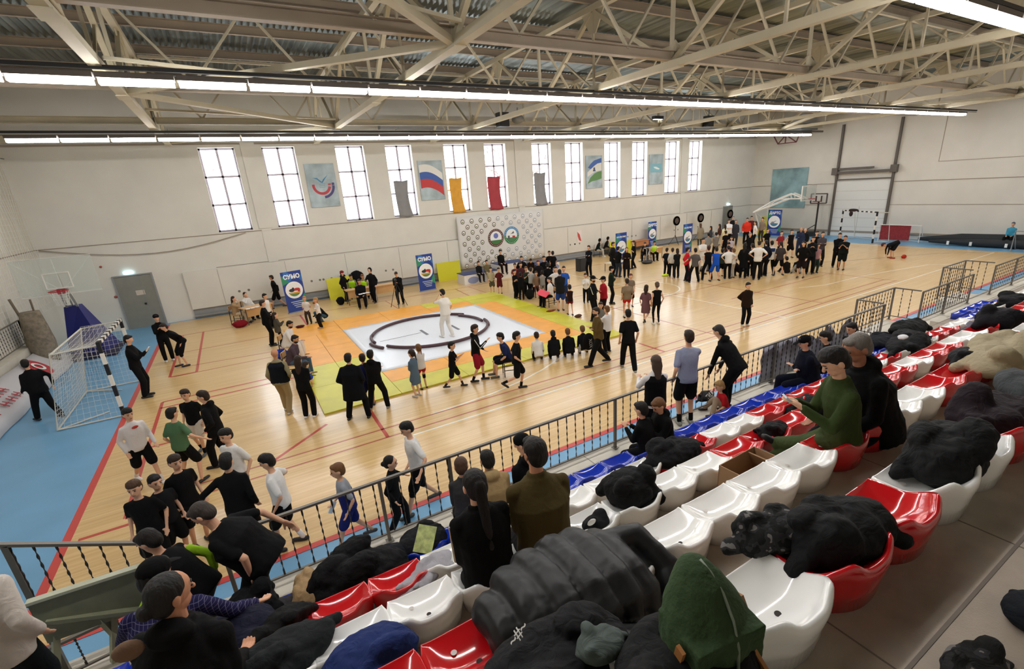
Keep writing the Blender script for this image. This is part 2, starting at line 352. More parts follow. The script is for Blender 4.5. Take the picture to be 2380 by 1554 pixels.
def truss(x):
    t = thing('roof_truss', 'pale beige steel lattice roof truss spanning the hall', 'truss', (x, 0, 7.75), 0, 'lattice trusses across the hall')
    b = MB(); b.b2((-.1, YF, 0), (.1, 26.9, .16)); b.build('bottom_chord', M_truss, t)
    b = MB(); b.b2((-.09, YF, 2.12), (.09, 27.6, 2.28)); b.build('top_chord', M_truss, t)
    nodes_b = [26.9, 21.8, 15.9, 9.8, 3.8, -2]; 
    tops = [24.5, 18.9, 12.9, 6.8, .8]
    def web(p, q, w=.09):
        b = MB(); b.bar((0, p[0], p[1]), (0, q[0], q[1]), w); b.build('web_member', M_truss, t)
    for yb in nodes_b:
        web((yb, .1), (yb, 2.2), .08)
    for i, yt in enumerate(tops):
        web((nodes_b[i], .1), (yt, 2.15), .11); web((yt, 2.15), (nodes_b[i+1], .1), .11); web((yt, .1), (yt, 2.2), .06)
        web(((nodes_b[i]+yt)/2, 1.1), (nodes_b[i]-.1, 2.2), .05) if i % 2 else web(((nodes_b[i]+yt)/2, 1.1), (yt+.1, .12), .05)
        b = MB(); b.add([(.02, yt-.5, 2.1), (.02, yt+.5, 2.1), (.02, yt+.12, 1.55), (.02, yt-.12, 1.55), (-.02, yt-.5, 2.1), (-.02, yt+.5, 2.1), (-.02, yt+.12, 1.55), (-.02, yt-.12, 1.55)], [(0, 1, 2, 3), (7, 6, 5, 4), (0, 4, 5, 1), (1, 5, 6, 2), (2, 6, 7, 3), (3, 7, 4, 0)]); b.build('gusset_plate', M_truss, t)
    for yb in nodes_b[:-1]:
        b = MB(); b.b2((-.13, yb-.3, -.02), (.13, yb+.3, 0)); b.add([(.11, yb-.45, .1), (.11, yb+.45, .1), (.11, yb, .65), (.13, yb-.45, .1), (.13, yb+.45, .1), (.13, yb, .65)], [(0, 1, 2), (5, 4, 3), (0, 3, 4, 1), (1, 4, 5, 2), (2, 5, 3, 0)]); b.build('gusset_plate', M_truss, t)
    return t
TX = [-1.5+6*k for k in range(7)]
for x in TX: truss(x)
def ibeam(b, p, q, w, h):
    b.bar(p, q, .02, h); pz = Vector((0, 0, h/2)); b.bar(Vector(p)+pz, Vector(q)+pz, w, .02); b.bar(Vector(p)-pz, Vector(q)-pz, w, .02)
for y, m in ((3.8, M_tie), (9.8, M_tie), (15.9, M_tie), (21.8, M_truss), (26.9, M_truss)):
    b = MB(); ibeam(b, (XL, y, 8.02), (39.5, y, 8.02), .18, .2)
    tag(b.build('tie_beam', m), 'long steel tie beam running along the hall between the trusses', 'roof beam', 'tie beams along the hall')
def brace(p, q, w=.12, lab='diagonal steel brace between two roof trusses', grp='diagonal braces between the trusses'):
    b = MB(); b.bar(p, q, w, w*.8); tag(b.build('roof_brace', M_truss), lab, 'roof brace', grp)
for x0, x1 in ((-1.5, 4.5), (28.5, 34.5)):
    for ya, yb in ((9.8, 15.9), (15.9, 21.8), (21.8, 26.9), (3.8, 9.8)):
        s = ya in (9.8, 21.8); brace((x1 if s else x0, ya, 7.86), (x0 if s else x1, yb, 7.86), .15)
        brace((x0+.1, (ya+yb)/2+.4, 8.0), (x1-.1, yb-.6, 8.05), .08)
for x in TX[:-1]:
    for y in (9.8, 15.9, 21.8):
        z0, z1 = 8.1, 9.9
        brace((x+.1, y, z1), (x+1.5, y, z0), .07); brace((x+3, y, z1), (x+1.5, y, z0), .07); brace((x+3, y, z1), (x+4.5, y, z0), .07); brace((x+5.9, y, z1), (x+4.5, y, z0), .07)
        brace((x+.1, y, 9.95), (x+5.9, y, 9.95), .1)
# ventilation duct
b = MB(); b.b2((7.6, 26.3, 8.35), (38.5, 26.8, 8.75)); d = tag(b.build('air_duct', M_grey), 'long grey sheet metal air duct along the window wall under the roof', 'duct')
b = MB()
for k in range(11): b.b2((8.5+2.8*k, 26.27, 8.33), (8.54+2.8*k, 26.83, 8.77))
b.build('duct_flange', M_steel, d)
b = MB(); b.b2((37.8, 22.4, 7.85), (40.0, 24.2, 8.3)); b.b2((38.2, 22.6, 7.6), (39.6, 24, 7.85)); tag(b.build('ventilation_unit', mat('vent_grey', '#6d706e', .5)), 'dark grey ventilation unit under the roof at the far right corner', 'ventilation unit')
def hung_speaker(x, y, z, lab):
    t = thing('loudspeaker', lab, 'speaker', (x, y, z)); b = MB(); b.box((0, 0, 0), (.5, .4, .6)); b.build('cabinet', M_black, t)
    b = MB(); b.box((0, -.21, 0), (.42, .02, .5)); b.build('grille', mat('grille', '#2d2d30', .7), t); b = MB(); b.box((0, 0, .5), (.06, .06, .4)); b.build('bracket', M_steel, t)
hung_speaker(12.0, 21.5, 8.15, 'black loudspeaker hung under the tie beam above the window wall, left one'); hung_speaker(26.4, 21.5, 8.2, 'black loudspeaker hung under the roof nearer the far right corner')
t = thing('ceiling_speaker', 'grey bulkhead lamp hung beside the left black loudspeaker', 'lamp', (12.9, 21.6, 8.2)); b = MB(); b.ell((0, 0, 0), (.3, .3, .2)); b.build('lamp_shade', M_grey, t, smooth=True); b = MB(); b.box((0, 0, .3), (.05, .05, .4)); b.build('bracket', M_steel, t)
t = thing('floodlight', 'small dim floodlight hung from a truss above the middle of the hall', 'lamp', (22.4, 21.8, 8.4)); b = MB(); b.box((0, 0, 0), (.7, .25, .16)); b.build('housing', M_black, t); b = MB(); b.box((0, 0, -.09), (.6, .18, .02)); b.build('diffuser', mat('dim_glow', '#f2f4f6', emit=2), t); b = MB(); b.box((0, 0, .25), (.04, .04, .4)); b.build('bracket', M_steel, t)
# light rows
M_lamp = [mat('tube_glow', '#fff9ef', emit=LAMP), mat('tube_glow_cool', '#f4f8ff', emit=LAMP), mat('tube_glow_pink', '#fff3ee', emit=LAMP*1.1)]
M_dim = mat('tube_dim', '#d9dce2', emit=1.2); M_house = mat('lamp_house', '#5e5650', .5)
def lamp_row(y, z, x0, n, dead, row):
    b = MB(); b.b2((x0-.3, y-.04, z+.13), (x0+n*1.27+1.6, y+.04, z+.2)); b.b2((x0-.3, y-.03, z+.07), (x0+n*1.27+1.6, y+.03, z+.09))
    tag(b.build('lamp_rail', M_black), 'dark metal rail carrying the %s row of tube lamps' % row, 'rail')
    src = None
    for i in range(n):
        x = x0+1.27*i
        t = thing('tube_lamp', ('unlit' if i in dead else 'glowing')+' tube lamp in the %s lamp row under the trusses' % row, 'lamp', (x, y, z), 0, ('unlit' if i in dead else 'lit')+' tube lamps of the %s row' % row)
        b = MB(); b.b2((.02, -.1, .0), (1.25, .1, .07)); b.b2((.02, -.13, -.03), (1.25, -.1, .06)); b.b2((.02, .1, -.03), (1.25, .13, .06)); b.build('housing', M_house, t)
        b = MB(); b.b2((.04, -.1, -.13), (1.23, .1, .0)); b.build('diffuser', M_dim if i in dead else M_lamp[(i*7+int(y)) % 5 // 2], t)
lamp_row(12.8, 7.58, -5.37, 34, (6,), 'nearer'); lamp_row(21.7, 7.5, -5.3, 34, (3, 9, 13, 18), 'farther'); lamp_row(4.2, 7.6, -5.3, 34, (), 'nearest')
# ================================================================ grandstand
RY = dict(A=4.74, B=3.83, C=2.90, D=1.98, E=1.045); RZ = dict(A=1.24, B=1.78, C=2.32, D=2.84, E=3.39)
LIP = .15
M_conc = mat('concrete_tile', '#cfc9ba', .55, var=.08, vscale=3, bump=.1, bscale=90)
M_tile = mat('tread_tile', '#a49889', .5, var=.12, vscale=6, bump=.1, bscale=120)
b = MB(); x0, x1 = -2.6, 32.0
b.b2((x0, RY['A']+.065, 0), (x1, 5.72, .72))
b.b2((x0, 5.66, .66), (x1, 5.76, .72))
front = tag(b.build('grandstand_walkway', M_conc), 'pale concrete walkway step behind the railing at the foot of the seating', 'walkway')
for bx0, bx1 in ((13.95, 16.06), (19.55, 21.2)):
    b = MB(); b.b2((bx0, 5.72, 0), (bx1, 6.3, .72)); b.build('landing', M_conc, front)
b = MB(); b.b2((-2.6, 5.28, .72), (32, 5.3, .724)); b.b2((-2.6, 4.94, .72), (32, 5.0, .728))
for k in range(14): b.b2((-1.4+1.9*k, 5.3, .72), (-1.388+1.9*k, 5.7, .7225))
b.build('joint', mat('joint_grey', '#8c877c', .7), front)
order = 'ABCDE'; st = {}
for i, r in enumerate(order):
    b = MB(); b.b2((x0, YF+.02 if r == 'E' else RY[order[i+1]]+.06, .01), (x1, RY[r]+.06, RZ[r]-LIP))
    st[r] = tag(b.build('seating_tier', M_tile), 'grey tiled concrete tier carrying the %s row of seats' % ('front', 'second', 'third', 'fourth', 'fifth and topmost')[i], 'tier')
for r in order:
    b = MB(); z = RZ[r]-LIP
    for k in range(26): b.b2((-1.8+1.22*k, RY[order[order.index(r)+1]]+.07 if r != 'E' else -3.9, z), (-1.792+1.22*k, RY[r]+.05, z+.0015))
    b.b2((x0, RY[r]+.03, z), (x1, RY[r]+.04, z+.0015))
    if r == 'E': b.b2((x0, .44, z), (x1, .455, z+.002)); b.b2((x0, -.16, z), (x1, -.145, z+.002))
    b.build('tile_joint', mat('joint_dark', '#6f665c', .7), st[r])
for x, n in ((12.9, 3), (15.4, 3)):
    t = MB()
    t.b2((x, RY['A']+.07, .722), (x+.6, 5.22, .9)); t.b2((x, RY['A']+.07, .9), (x+.6, 5.0, 1.08))
    tag(t.build('aisle_step', M_conc), 'pale concrete aisle steps at the %s gap in the front seat row' % ('nearer' if x < 14 else 'farther'), 'steps')
# ---------------------------------------------------------------- monobloc seat
def seat_mesh():
    b = MB(); n = 13; W = .225; D = .35
    def prof(s, t):   # s -1..1 across, t 0 front..1 back ; top surface of the pan
        w = W*(1+.05*t) * (1 if t < .75 else 1-.28*((t-.75)/.25)**2.2)
        bow = .045*(1-abs(s)**2.4)*max(0, t-.35)/.65
        x = s*w; y = -(t*D*(.9) + bow)
        dish = -.05*(1-abs(s)**3)*math.sin(PI*min(1, t*1.02))**.8
        back = .085*max(0, (t-.5)/.5)**1.7
        ear = .035*math.exp(-((abs(s)-.86)/.22)**2)*max(0, (t-.5)/.5)
        mid = 0
        edge = .012*abs(s)**6
        return Vector((x, y, dish+back+ear+edge+mid))
    N, Mm = 16, 14; vs = []; fs = []
    for j in range(Mm+1):
        for i in range(N+1): vs.append(prof(-1+2*i/N, j/Mm))
    g = lambda i, j: j*(N+1)+i
    for j in range(Mm):
        for i in range(N): fs.append((g(i, j), g(i, j+1), g(i+1, j+1), g(i+1, j)))
    rim = [g(i, 0) for i in range(N+1)] + [g(N, j) for j in range(1, Mm+1)] + [g(i, Mm) for i in range(N-1, -1, -1)] + [g(0, j) for j in range(Mm-1, 0, -1)]
    prev = rim; cen = Vector((0, -.17, 0))
    for k, (off, dz) in enumerate(((.014, .006), (.026, -.008), (.03, -.03), (.022, -.09), (.012, -.14), (0, -.148))):
        ring = []
        for r in rim:
            p = vs[r]; d = Vector((p.x-cen.x, p.y-cen.y, 0)); d.normalize(); front = max(0, 1+p.y/.06) if p.y > -.06 else 0
            o = off*(1-front*.6); q = p + d*o; t = min(1, max(0, -p.y/.3))
            if k < 3: q.z = p.z+dz
            else: q.z = max(-.148, (p.z-.03)*(1-(k-2)/4.) + (-.148)*((k-2)/4.)) if k < 5 else -.148
            q.z = max(q.z, -.149); ring.append(len(vs)); vs.append(q)
        m = len(rim)
        for i in range(m): j = (i+1) % m; fs.append((prev[i], prev[j], ring[j], ring[i]))
        prev = ring
    fs.append(tuple(prev)); b.add(vs, [f[::-1] for f in fs]); return b
def plastic(n, c, sc):
    m = mat(n, c, .14, coat=.6, bump=.012, bscale=7); return m
M_seat = {'r': plastic('seat_red', '#c4161d', 0), 'w': plastic('seat_white', '#f3f3ef', 0), 'b': plastic('seat_blue', '#1638b8', 0)}
CN = {'r': 'red', 'w': 'white', 'b': 'blue'}
SM = {}
for c in 'rwb':
    o = seat_mesh().build('stadium_seat', M_seat[c], smooth=True); SM[c] = o.data; bpy.data.objects.remove(o)
hb = MB(); hb.disc((0, -.2255, -.031), (.017, .014), X1, Vector((0, 1, .12)), 14)
hole = hb.build('drain_hole', mat('hole_dark', '#3b3531', .8)); HM = hole.data; bpy.data.objects.remove(hole)
sb = MB(); sb.disc((-.09, -.1, -.036), .017, X1, Y1, 14); sb.disc((-.09, -.1, -.0355), .012, X1, Y1, 14)
sk = sb.build('bolt_cap', mat('cap_plastic', '#d4cfc9', .3)); KM = sk.data; bpy.data.objects.remove(sk)
rows = {'A': {}, 'B': {}, 'C': {}, 'D': {}, 'E': {}}
for k in range(-5, 23): rows['A'][k] = 'b'
for k in range(31, 35): rows['A'][k] = 'b'
def fill(r, s): 
    for part in s.split():
        a, c = part.split(':'); a, e = (a.split(',')+[a])[:2] if ',' in a else (a, a)
        for k in range(int(a), int(e)+1): rows[r][k] = c
fill('B', '-3,0:r 1,3:w 4,6:w 7,8:r 9,10:w 11,16:r 17:w 18:r 19,21:w 22,23:r 24,25:w 26,27:b 29:w 30,31:r 32,33:w')
fill('C', '-2,6:w 7,11:r 12:w 13:r 14:r 15:w 16,17:r 18,19:w 20,21:r 22:w 23,25:r')
fill('D', '-1,0:r 1,6:w 7,8:r 9,10:w 11,16:r 17:w')
fill('E', '1,2:w 3,4:r 5,6:w 7,8:r')
rown = {'A': 'front', 'B': 'second', 'C': 'third', 'D': 'fourth', 'E': 'fifth'}
for r in rows:
    for k, c in rows[r].items():
        loc = (.385+.5*k+.23, RY[r], RZ[r])
        o = bpy.data.objects.new('stadium_seat', SM[c]); COL.objects.link(o); o.location = loc; o.rotation_euler.z = random.uniform(-.015, .015)
        tag(o, 'glossy %s plastic seat in the %s row of the grandstand' % (CN[c], rown[r]), 'seat', '%s plastic seats in the %s row' % (CN[c], rown[r]))
        if r in 'CDE' and k < 12:
            for nm, me in (('drain_hole', HM), ('bolt_cap', KM)):
                h = bpy.data.objects.new(nm, me); COL.objects.link(h); h.parent = o; h.location.z = .004
# ---------------------------------------------------------------- railings
M_rail = mat('rail_paint', '#6d6860', .45, metal=.3, var=.1)
def bal_mesh(h=.72):
    b = MB(); n = 44; rg = []
    for i in range(n+1):
        t = i/n; a = 0 if t < .08 or t > .92 else (t-.08)/.84*PI*6
        X = Vector((math.cos(a), math.sin(a), 0)); rg.append((Vector((0, 0, h*t)), .011, .0045, X, Vector((-X.y, X.x, 0))))
    b.loft(rg, 4); return b
_o = bal_mesh().build('baluster', mat('bal_dark', '#2e2a28', .5)); BALM = _o.data; bpy.data.objects.remove(_o)
def rail(pts, lab, z0=.72, top=.9, posts=None, step=.167, nm='railing', base=.72):
    t = thing(nm, lab, 'railing', (0, 0, 0)); top_b = MB(); bot = MB()
    for (p, q) in zip(pts, pts[1:]):
        p = Vector(p); q = Vector(q); u = Vector((0, 0, 1))
        top_b.bar(p+u*(top), q+u*(top), .045, .03); bot.bar(p+u*.12, q+u*.12, .03, .02)
        L = (q-p).length; n = max(1, int(L/step))
        for i in range(1, n):
            c = p.lerp(q, i/n); o = bpy.data.objects.new('baluster', BALM); COL.objects.link(o); o.parent = t; o.location = (c.x, c.y, c.z+.13); o.scale.z = (top-.15)/.72; o.rotation_euler.z = math.atan2(q.y-p.y, q.x-p.x)
    top_b.build('top_rail', M_rail, t); bot.build('bottom_rail', M_rail, t)
    for p in posts or []:
        b = MB(); p = Vector(p); b.bar(p, p+Vector((0, 0, top)), .04); b.box(p+Vector((0, 0, .005)), (.1, .1, .01)); b.build('post', M_rail, t)
    return t
zb = .75
rail([(-.85, 5.55, zb), (14.0, 5.55, zb)], 'grey metal railing with twisted balusters along the near walkway', posts=[(x, 5.55, zb) for x in (-.85, .92, 1.88, 4.88, 6.5, 9.35, 11.3, 14.0)], top=.93)
rail([(14.0, 5.6, zb), (14.0, 6.2, zb), (16.06, 6.2, zb), (16.06, 5.55, zb)], 'short railing box bulging out over the court at the first gap', posts=[(14.0, 6.2, zb), (16.06, 6.2, zb)], top=.95)
rail([(16.06, 5.5, zb), (19.5, 5.5, zb)], 'railing section between the two bulging boxes on the right', posts=[(16.06, 5.5, zb), (17.7, 5.5, zb), (19.5, 5.5, zb)], top=.93)
rail([(19.55, 5.55, zb), (19.55, 6.3, zb), (21.3, 6.3, zb), (21.3, 5.55, zb)], 'farther railing box bulging out over the court', posts=[(19.55, 6.3, zb), (21.3, 6.3, zb)], top=1.05)
rail([(21.3, 5.5, zb), (31.5, 5.5, zb)], 'railing running to the far right end of the grandstand', posts=[(x, 5.5, zb) for x in (21.3, 23.3, 25.3, 27.3, 29.3, 31.5)], top=.95)
# stair rail at the left end
p0, p1 = aty(-40, 1266, 5.6), aty(368, 1261, 5.6)
t = thing('stair_railing', 'sloping grey stair railing with twisted balusters at the bottom left corner', 'railing')
b = MB(); b.bar(p0, p1, .045, .03); b.build('top_rail', M_rail, t)
b = MB(); b.bar((p0.x, 5.6, p0.z-.72), (p1.x, 5.6, p1.z-.72), .03, .02); b.build('bottom_rail', M_rail, t)
b = MB(); q = aty(10, 1268, 5.6); b.bar(q, q-Vector((0, 0, 1.7)), .045); b.build('post', M_rail, t)
for i in range(1, 8):
    c = p0.lerp(p1, i/8); o = bpy.data.objects.new('baluster', BALM); COL.objects.link(o); o.parent = t; o.location = (c.x, 5.6, c.z-.72)
rail([(-2.9, 5.5, .6), (-1.2, 5.55, zb)], 'lower railing piece behind the olive board at the bottom left', posts=[(-2.85, 5.5, .6)], top=.5, step=.3)
# olive table on its side
t = thing('tilted_table', 'olive green wooden table tipped against the railing at bottom left', 'table', (0, 0, 0))
M_ol = mat('olive_board', '#7d8068', .6, var=.2, vscale=5)
A, B_, C_ = aty(65, 1398, 5.3), aty(440, 1277, 5.3), aty(490, 1408, 5.3)
b = MB(); dn = (C_-B_); back = Vector((0, -.04, 0)); lo = dn*.62
for (p, q, r, s) in ((A, B_, B_+lo, A+lo),): b.add([p, q, r, s, p+back, q+back, r+back, s+back], [(0, 1, 2, 3), (7, 6, 5, 4), (0, 4, 5, 1), (1, 5, 6, 2), (2, 6, 7, 3), (3, 7, 4, 0)])
b.build('table_top', M_ol, t)
b = MB(); b.bar(A+Vector((0, -.03, .01)), B_+Vector((0, -.03, .01)), .07, .03); b.build('edge_strip', mat('pale_edge', '#b9bda6', .5), t)
for f in (.05, .32, .4, .93):
    b = MB(); s = A.lerp(B_, f)+lo*.9; e = s+Vector((-.12 if f in (.05, .4) else .14, -.06, -.5)); b.bar(s, e, .07, .05); b.build('leg', mat('pale_leg', '#9c9c80', .6), t)
b = MB(); b.bar(A.lerp(B_, .05)+lo*.5+back, A.lerp(B_, .6)+lo*.95+back*2, .06, .04); b.build('brace', M_ol, t)
# grey draped cloth on the railing
b = MB(); vs = []; n = 26
for i in range(n+1):
    x = 9.0+3.6*i/n; top = .9+.12*math.sin(i*1.1)*(.4+i/n) - .25*abs(math.sin(i*.35))*(i > 8); top = min(top, .86)
    for j in range(7):
        vs.append((x, 5.62+.03*math.sin(i*1.7)+.02*math.sin(j*2+i), .76+top*j/6*1.0))
b.add(vs, [(i*7+j, (i+1)*7+j, (i+1)*7+j+1, i*7+j+1) for i in range(n) for j in range(6)])
o = tag(b.build('draped_banner', mat('grey_cloth', '#a3a5b2', .8, var=.22, vscale=2.5), smooth=True), 'grey faded printed banner hanging crumpled on the court side of the railing', 'banner')
so = o.modifiers.new('t', 'SOLIDIFY'); so.thickness = .004
# ================================================================ goals
M_net = mat('net_cord', '#dcdcd8', .8)
def net(name, fn, nu, nv, parent, th=.008):
    vs = [fn(i/nu, j/nv) for j in range(nv+1) for i in range(nu+1)]
    b = MB(); b.add(vs, [(j*(nu+1)+i, j*(nu+1)+i+1, (j+1)*(nu+1)+i+1, (j+1)*(nu+1)+i) for j in range(nv) for i in range(nu)])
    o = b.build(name, M_net, parent); w = o.modifiers.new('w', 'WIREFRAME'); w.thickness = th; w.use_boundary = True; w.use_even_offset = False; tag(o, kind=None); return o
def goal(x, y0, s, lab, depth=1.35, netted=True):   # s=-1: net towards -X
    t = thing('handball_goal', lab, 'goal', (x, y0, 0)); W_ = 3.0; Hh = 2.0
    Mb, Mw = mat('goal_black', '#16161c', .5), mat('goal_white', '#e4e2da', .5)
    def striped(p, q, name, n=10):
        b = MB(); p = Vector(p); q = Vector(q)
        for i in range(n):
            b.cur = (i+1) % 2; b.bar(p.lerp(q, i/n), p.lerp(q, (i+1)/n), .08, .08)
        b.build(name, [Mw, Mb], t)
    striped((0, 0, 0), (0, 0, Hh+.08), 'goal_post', 7); striped((0, W_+.08, 0), (0, W_+.08, Hh+.08), 'goal_post', 7); striped((0, 0, Hh+.04), (0, W_+.08, Hh+.04), 'crossbar', 16)
    b = MB(); d = s*depth; k = s*.95
    for y in (0, W_+.08):
        b.tube([(0, y, .03), (d, y, .03)], .022); b.tube([(0, y, Hh), (k, y, Hh-.05), (d, y, .03)], .022); b.tube([(d, y, .03), (s*.4, y+(.6 if y == 0 else -.6), .03)], .02)
    b.tube([(d, 0, .03), (d, W_+.08, .03)], .022); b.tube([(k, 0, Hh-.05), (k, W_+.08, Hh-.05)], .022); b.build('net_frame', mat('goal_frame', '#cfccc0', .5), t)
    if netted:
        def sag(u, v): return .12*math.sin(PI*u)*math.sin(PI*v)
        net('net', lambda u, v: (k+(d-k)*v - s*sag(u, v)*.9, u*(W_+.08), (Hh-.05)*(1-v)+.03*v), 22, 16, t)
        net('net', lambda u, v: (k*v, u*(W_+.08), Hh-.05*v-sag(u, v)), 22, 8, t)
        for y, q in ((0, 1), (W_+.08, -1)):
            net('net', lambda u, v: ((k+(d-k)*v)*u, y+q*sag(u, v), Hh*(1-v)+.03*v), 10, 15, t)
    return t
goal(-3.49, 15.5, -1, 'black and white striped goal with a white net on the left goal line')
g2 = goal(37.3, 16.2, 1, 'striped goal standing before the far right end wall', 1.2, False); g2.rotation_euler.z = -.43
b = MB(); b.ell((0, 2.1, 2.1), (.12, .45, .1)); b.ell((0, 2.3, 1.85), (.1, .14, .2)); tag(b.build('hanging_jacket', cloth('#3a2a2c'), smooth=True, loc=(37.3, 16.2, 0), rotz=-.43), 'dark jacket slung over the crossbar of the far goal', 'jacket')
t = thing('small_goal', 'small white framed goal with a brick red net at the end wall', 'goal', (38.7, 14.1, 0))
b = MB(); b.tube([(0, 0, 0), (0, 0, 1.1), (0, 2.4, 1.1), (0, 2.4, 0)], .03); b.tube([(0, 0, 1.1), (.7, 0, 0)], .025); b.tube([(0, 2.4, 1.1), (.7, 2.4, 0), (.7, 0, 0)], .025); b.build('goal_frame', M_white, t)
b = MB(); b.b2((.05, .6, .1), (.09, 2.35, 1.08)); m_rn = mat('red_net', '#8e2a30', .8, var=.3, vscale=12); b.build('net', m_rn, t)
t = thing('small_goal', 'grey framed small goal at the far right beside the seated person', 'goal', (37.3, 7.2, 0))
b = MB(); b.tube([(0, 0, 0), (0, 0, 1.1), (0, 2.0, 1.1), (0, 2.0, 0)], .03); b.tube([(0, 2, 1.1), (.7, 2, 0), (.7, 0, 0), (0, 0, 1.1)], .025); b.build('goal_frame', M_grey, t)
b = MB(); b.tube([(38.9, 14.2, .25), (38.9, 12, .35), (38.8, 9, .4), (38.8, 5, .38)], [.1, .33, .36, .3], 12); b.tube([(38.3, 13.4, .2), (38.2, 11, .25), (38.2, 8, .28), (38.2, 4, .25)], [.08, .22, .24, .2], 12)
r_ = tag(b.build('rolled_carpet', mat('roll_black', '#23272a', .8, bump=.3, bscale=6), smooth=True), 'long black rolled covering lying on the blue floor by the end wall', 'roll')
b = MB(); [b.box((37.93, y, .2), (.04, .12, .22)) for y in (11.2, 9.6, 12.3)]; b.build('tie_strap', M_white, r_)
# ================================================================ basketball hoops
t = thing('basketball_stand', 'tall basketball stand with clear backboard and blue padded base behind the left goal', 'basketball hoop', (-4.75, 19.45, 0))
b = MB(); b.add([(-1.5, 4.2, .12), (-.3, 3.9, .12), (-.1, 5.2, .12), (-1.3, 5.2, .12), (-1.15, 4.2, 1.95), (-.75, 4.2, 1.95), (-.7, 4.6, 1.95), (-1.1, 4.6, 1.95)], [(0, 3, 2, 1), (4, 5, 6, 7), (0, 1, 5, 4), (1, 2, 6, 5), (2, 3, 7, 6), (3, 0, 4, 7)]); b.build('base_pad', mat('pad_blue', '#1c2370', .5), t)
b = MB(); b.b2((-1.6, 3.5, 0), (0, 5.4, .12)); b.build('base_plate', mat('dark_base', '#24233c', .6), t)
b = MB(); [b.bar((-.95+o, 4.4, 1.9), (o*.6, .12, 3.1), .07) for o in (-.15, .15)]; b.bar((-.95, 4.5, 1.9), (0, .1, 3.7), .05); b.build('support_arm', mat('hoop_paint', '#c9c6ba', .5), t)
mA = mat('acrylic', '#cbd6ce', .1); n_, l_, p_ = nodes(mA); p_.inputs['Alpha'].default_value = .28; m = mA
b = MB(); b.b2((-.93, -.01, 2.92), (.93, .01, 4.0)); b.build('backboard', m, t)
b = MB()
for p, q, w in (((-.3, -.02, 3.1), (.3, -.02, 3.1), .05), ((-.3, -.02, 3.55), (.3, -.02, 3.55), .05), ((-.3, -.02, 3.1), (-.3, -.02, 3.55), .05), ((.3, -.02, 3.1), (.3, -.02, 3.55), .05), ((-.9, .04, 3.95), (-.1, .12, 3.1), .035), ((.9, .04, 3.95), (.1, .12, 3.1), .035), ((0, .04, 3.95), (0, .12, 3.1), .035), ((-.93, 0, 4.0), (.93, 0, 4.0), .02), ((-.93, 0, 2.92), (.93, 0, 2.92), .02)): b.bar(p, q, w, .02)
b.build('backboard_frame', M_white, t)
b = MB(); b.tube([(.225*math.cos(a*PI/10), -.3+.225*math.sin(a*PI/10), 3.05) for a in range(20)], .016, 6, closed=True); b.box((0, -.04, 3.0), (.2, .08, .14)); b.build('rim', mat('rim_red', '#a3202c', .4), t)
net('net', lambda u, v: ((.225-.09*v)*math.cos(u*2*PI), -.3+(.225-.09*v)*math.sin(u*2*PI), 3.05-.42*v), 12, 5, t, .012)
# crane hoop at the far right
A0 = at(1772, 546); 
t = thing('basketball_crane', 'white lattice arm basketball hoop on a yellow padded base at the far right', 'basketball hoop')
P = [(1757, 492, 35.7, 24.2), (1843, 448, 34.6, 21.3), (1876, 465, 33.8, 19.2)]
def atp(px, py, Y): return aty(px, py, Y)
yb_ = A0.y
r0 = aty(1754, 493, yb_); k0 = aty(1797, 468, yb_-.9); k1 = aty(1843, 449, yb_-2.2); e0 = aty(1874, 461, yb_-3.4); l1 = aty(1785, 480, yb_-.6); l2 = aty(1812, 470, yb_-1.4)
b = MB()
for off in (-.25, .25):
    o_v = Vector((off, 0, 0)); 
    b.bar(r0+o_v, k0+o_v, .08); b.bar(k0+o_v, k1+o_v, .08); b.bar(k1+o_v, e0+o_v, .08); b.bar(r0+o_v, l2+o_v, .08); b.bar(l2+o_v, aty(1838, 460, yb_-2.2)+o_v, .08); b.bar(aty(1820, 462, yb_-1.6)+o_v, e0+o_v, .07); b.bar(k0+o_v, l1+o_v, .05); b.bar(k1+o_v, aty(1843, 460, yb_-2.3)+o_v, .05)
b.bar(r0, A0+Vector((-.3, 0, .3)), .1); b.bar(l1, A0+Vector((.3, -.2, .3)), .12); b.bar(r0, A0+Vector((.4, -.2, .9)), .07); b.build('lattice_arm', M_white, t)
bd = aty(1878, 462, yb_-3.5); b = MB(); b.b2((bd.x-.9, bd.y-.03, bd.z-.1), (bd.x+.9, bd.y, bd.z+.95)); b.build('backboard', m, t)
b = MB()
for p, q in (((-.9, -.1), (.9, -.1)), ((-.9, .95), (.9, .95)), ((-.9, -.1), (-.9, .95)), ((.9, -.1), (.9, .95))): b.bar((bd.x+p[0], bd.y, bd.z+p[1]), (bd.x+q[0], bd.y, bd.z+q[1]), .07)
b.build('backboard_frame', M_white, t)
b = MB(); b.tube([(bd.x+.225*math.cos(a*PI/10), bd.y-.3+.225*math.sin(a*PI/10), bd.z) for a in range(20)], .02, 6, closed=True); b.build('rim', mat('rim_red', '#a3202c', .4), t)
b = MB(); b.add([A0+Vector(v) for v in ((-.3, -.5, 0), (.5, -.5, 0), (.5, .4, 0), (-.3, .4, 0), (0, -.5, 1.5), (.35, -.5, 1.5), (.35, .2, 1.5), (0, .2, 1.5))], [(0, 3, 2, 1), (4, 5, 6, 7), (0, 1, 5, 4), (1, 2, 6, 5), (2, 3, 7, 6), (3, 0, 4, 7)]); b.build('base_pad', mat('pad_yellow', '#d3cf2e', .5), t)
hp = at(1893, 546); hp = Vector((min(hp.x, 39.6), hp.y, 0)); hp = atx(1893, 545, 39.4); hp.z = 0
t = thing('portable_hoop', 'small black portable basketball hoop on a thin pole near the end wall', 'basketball hoop', hp)
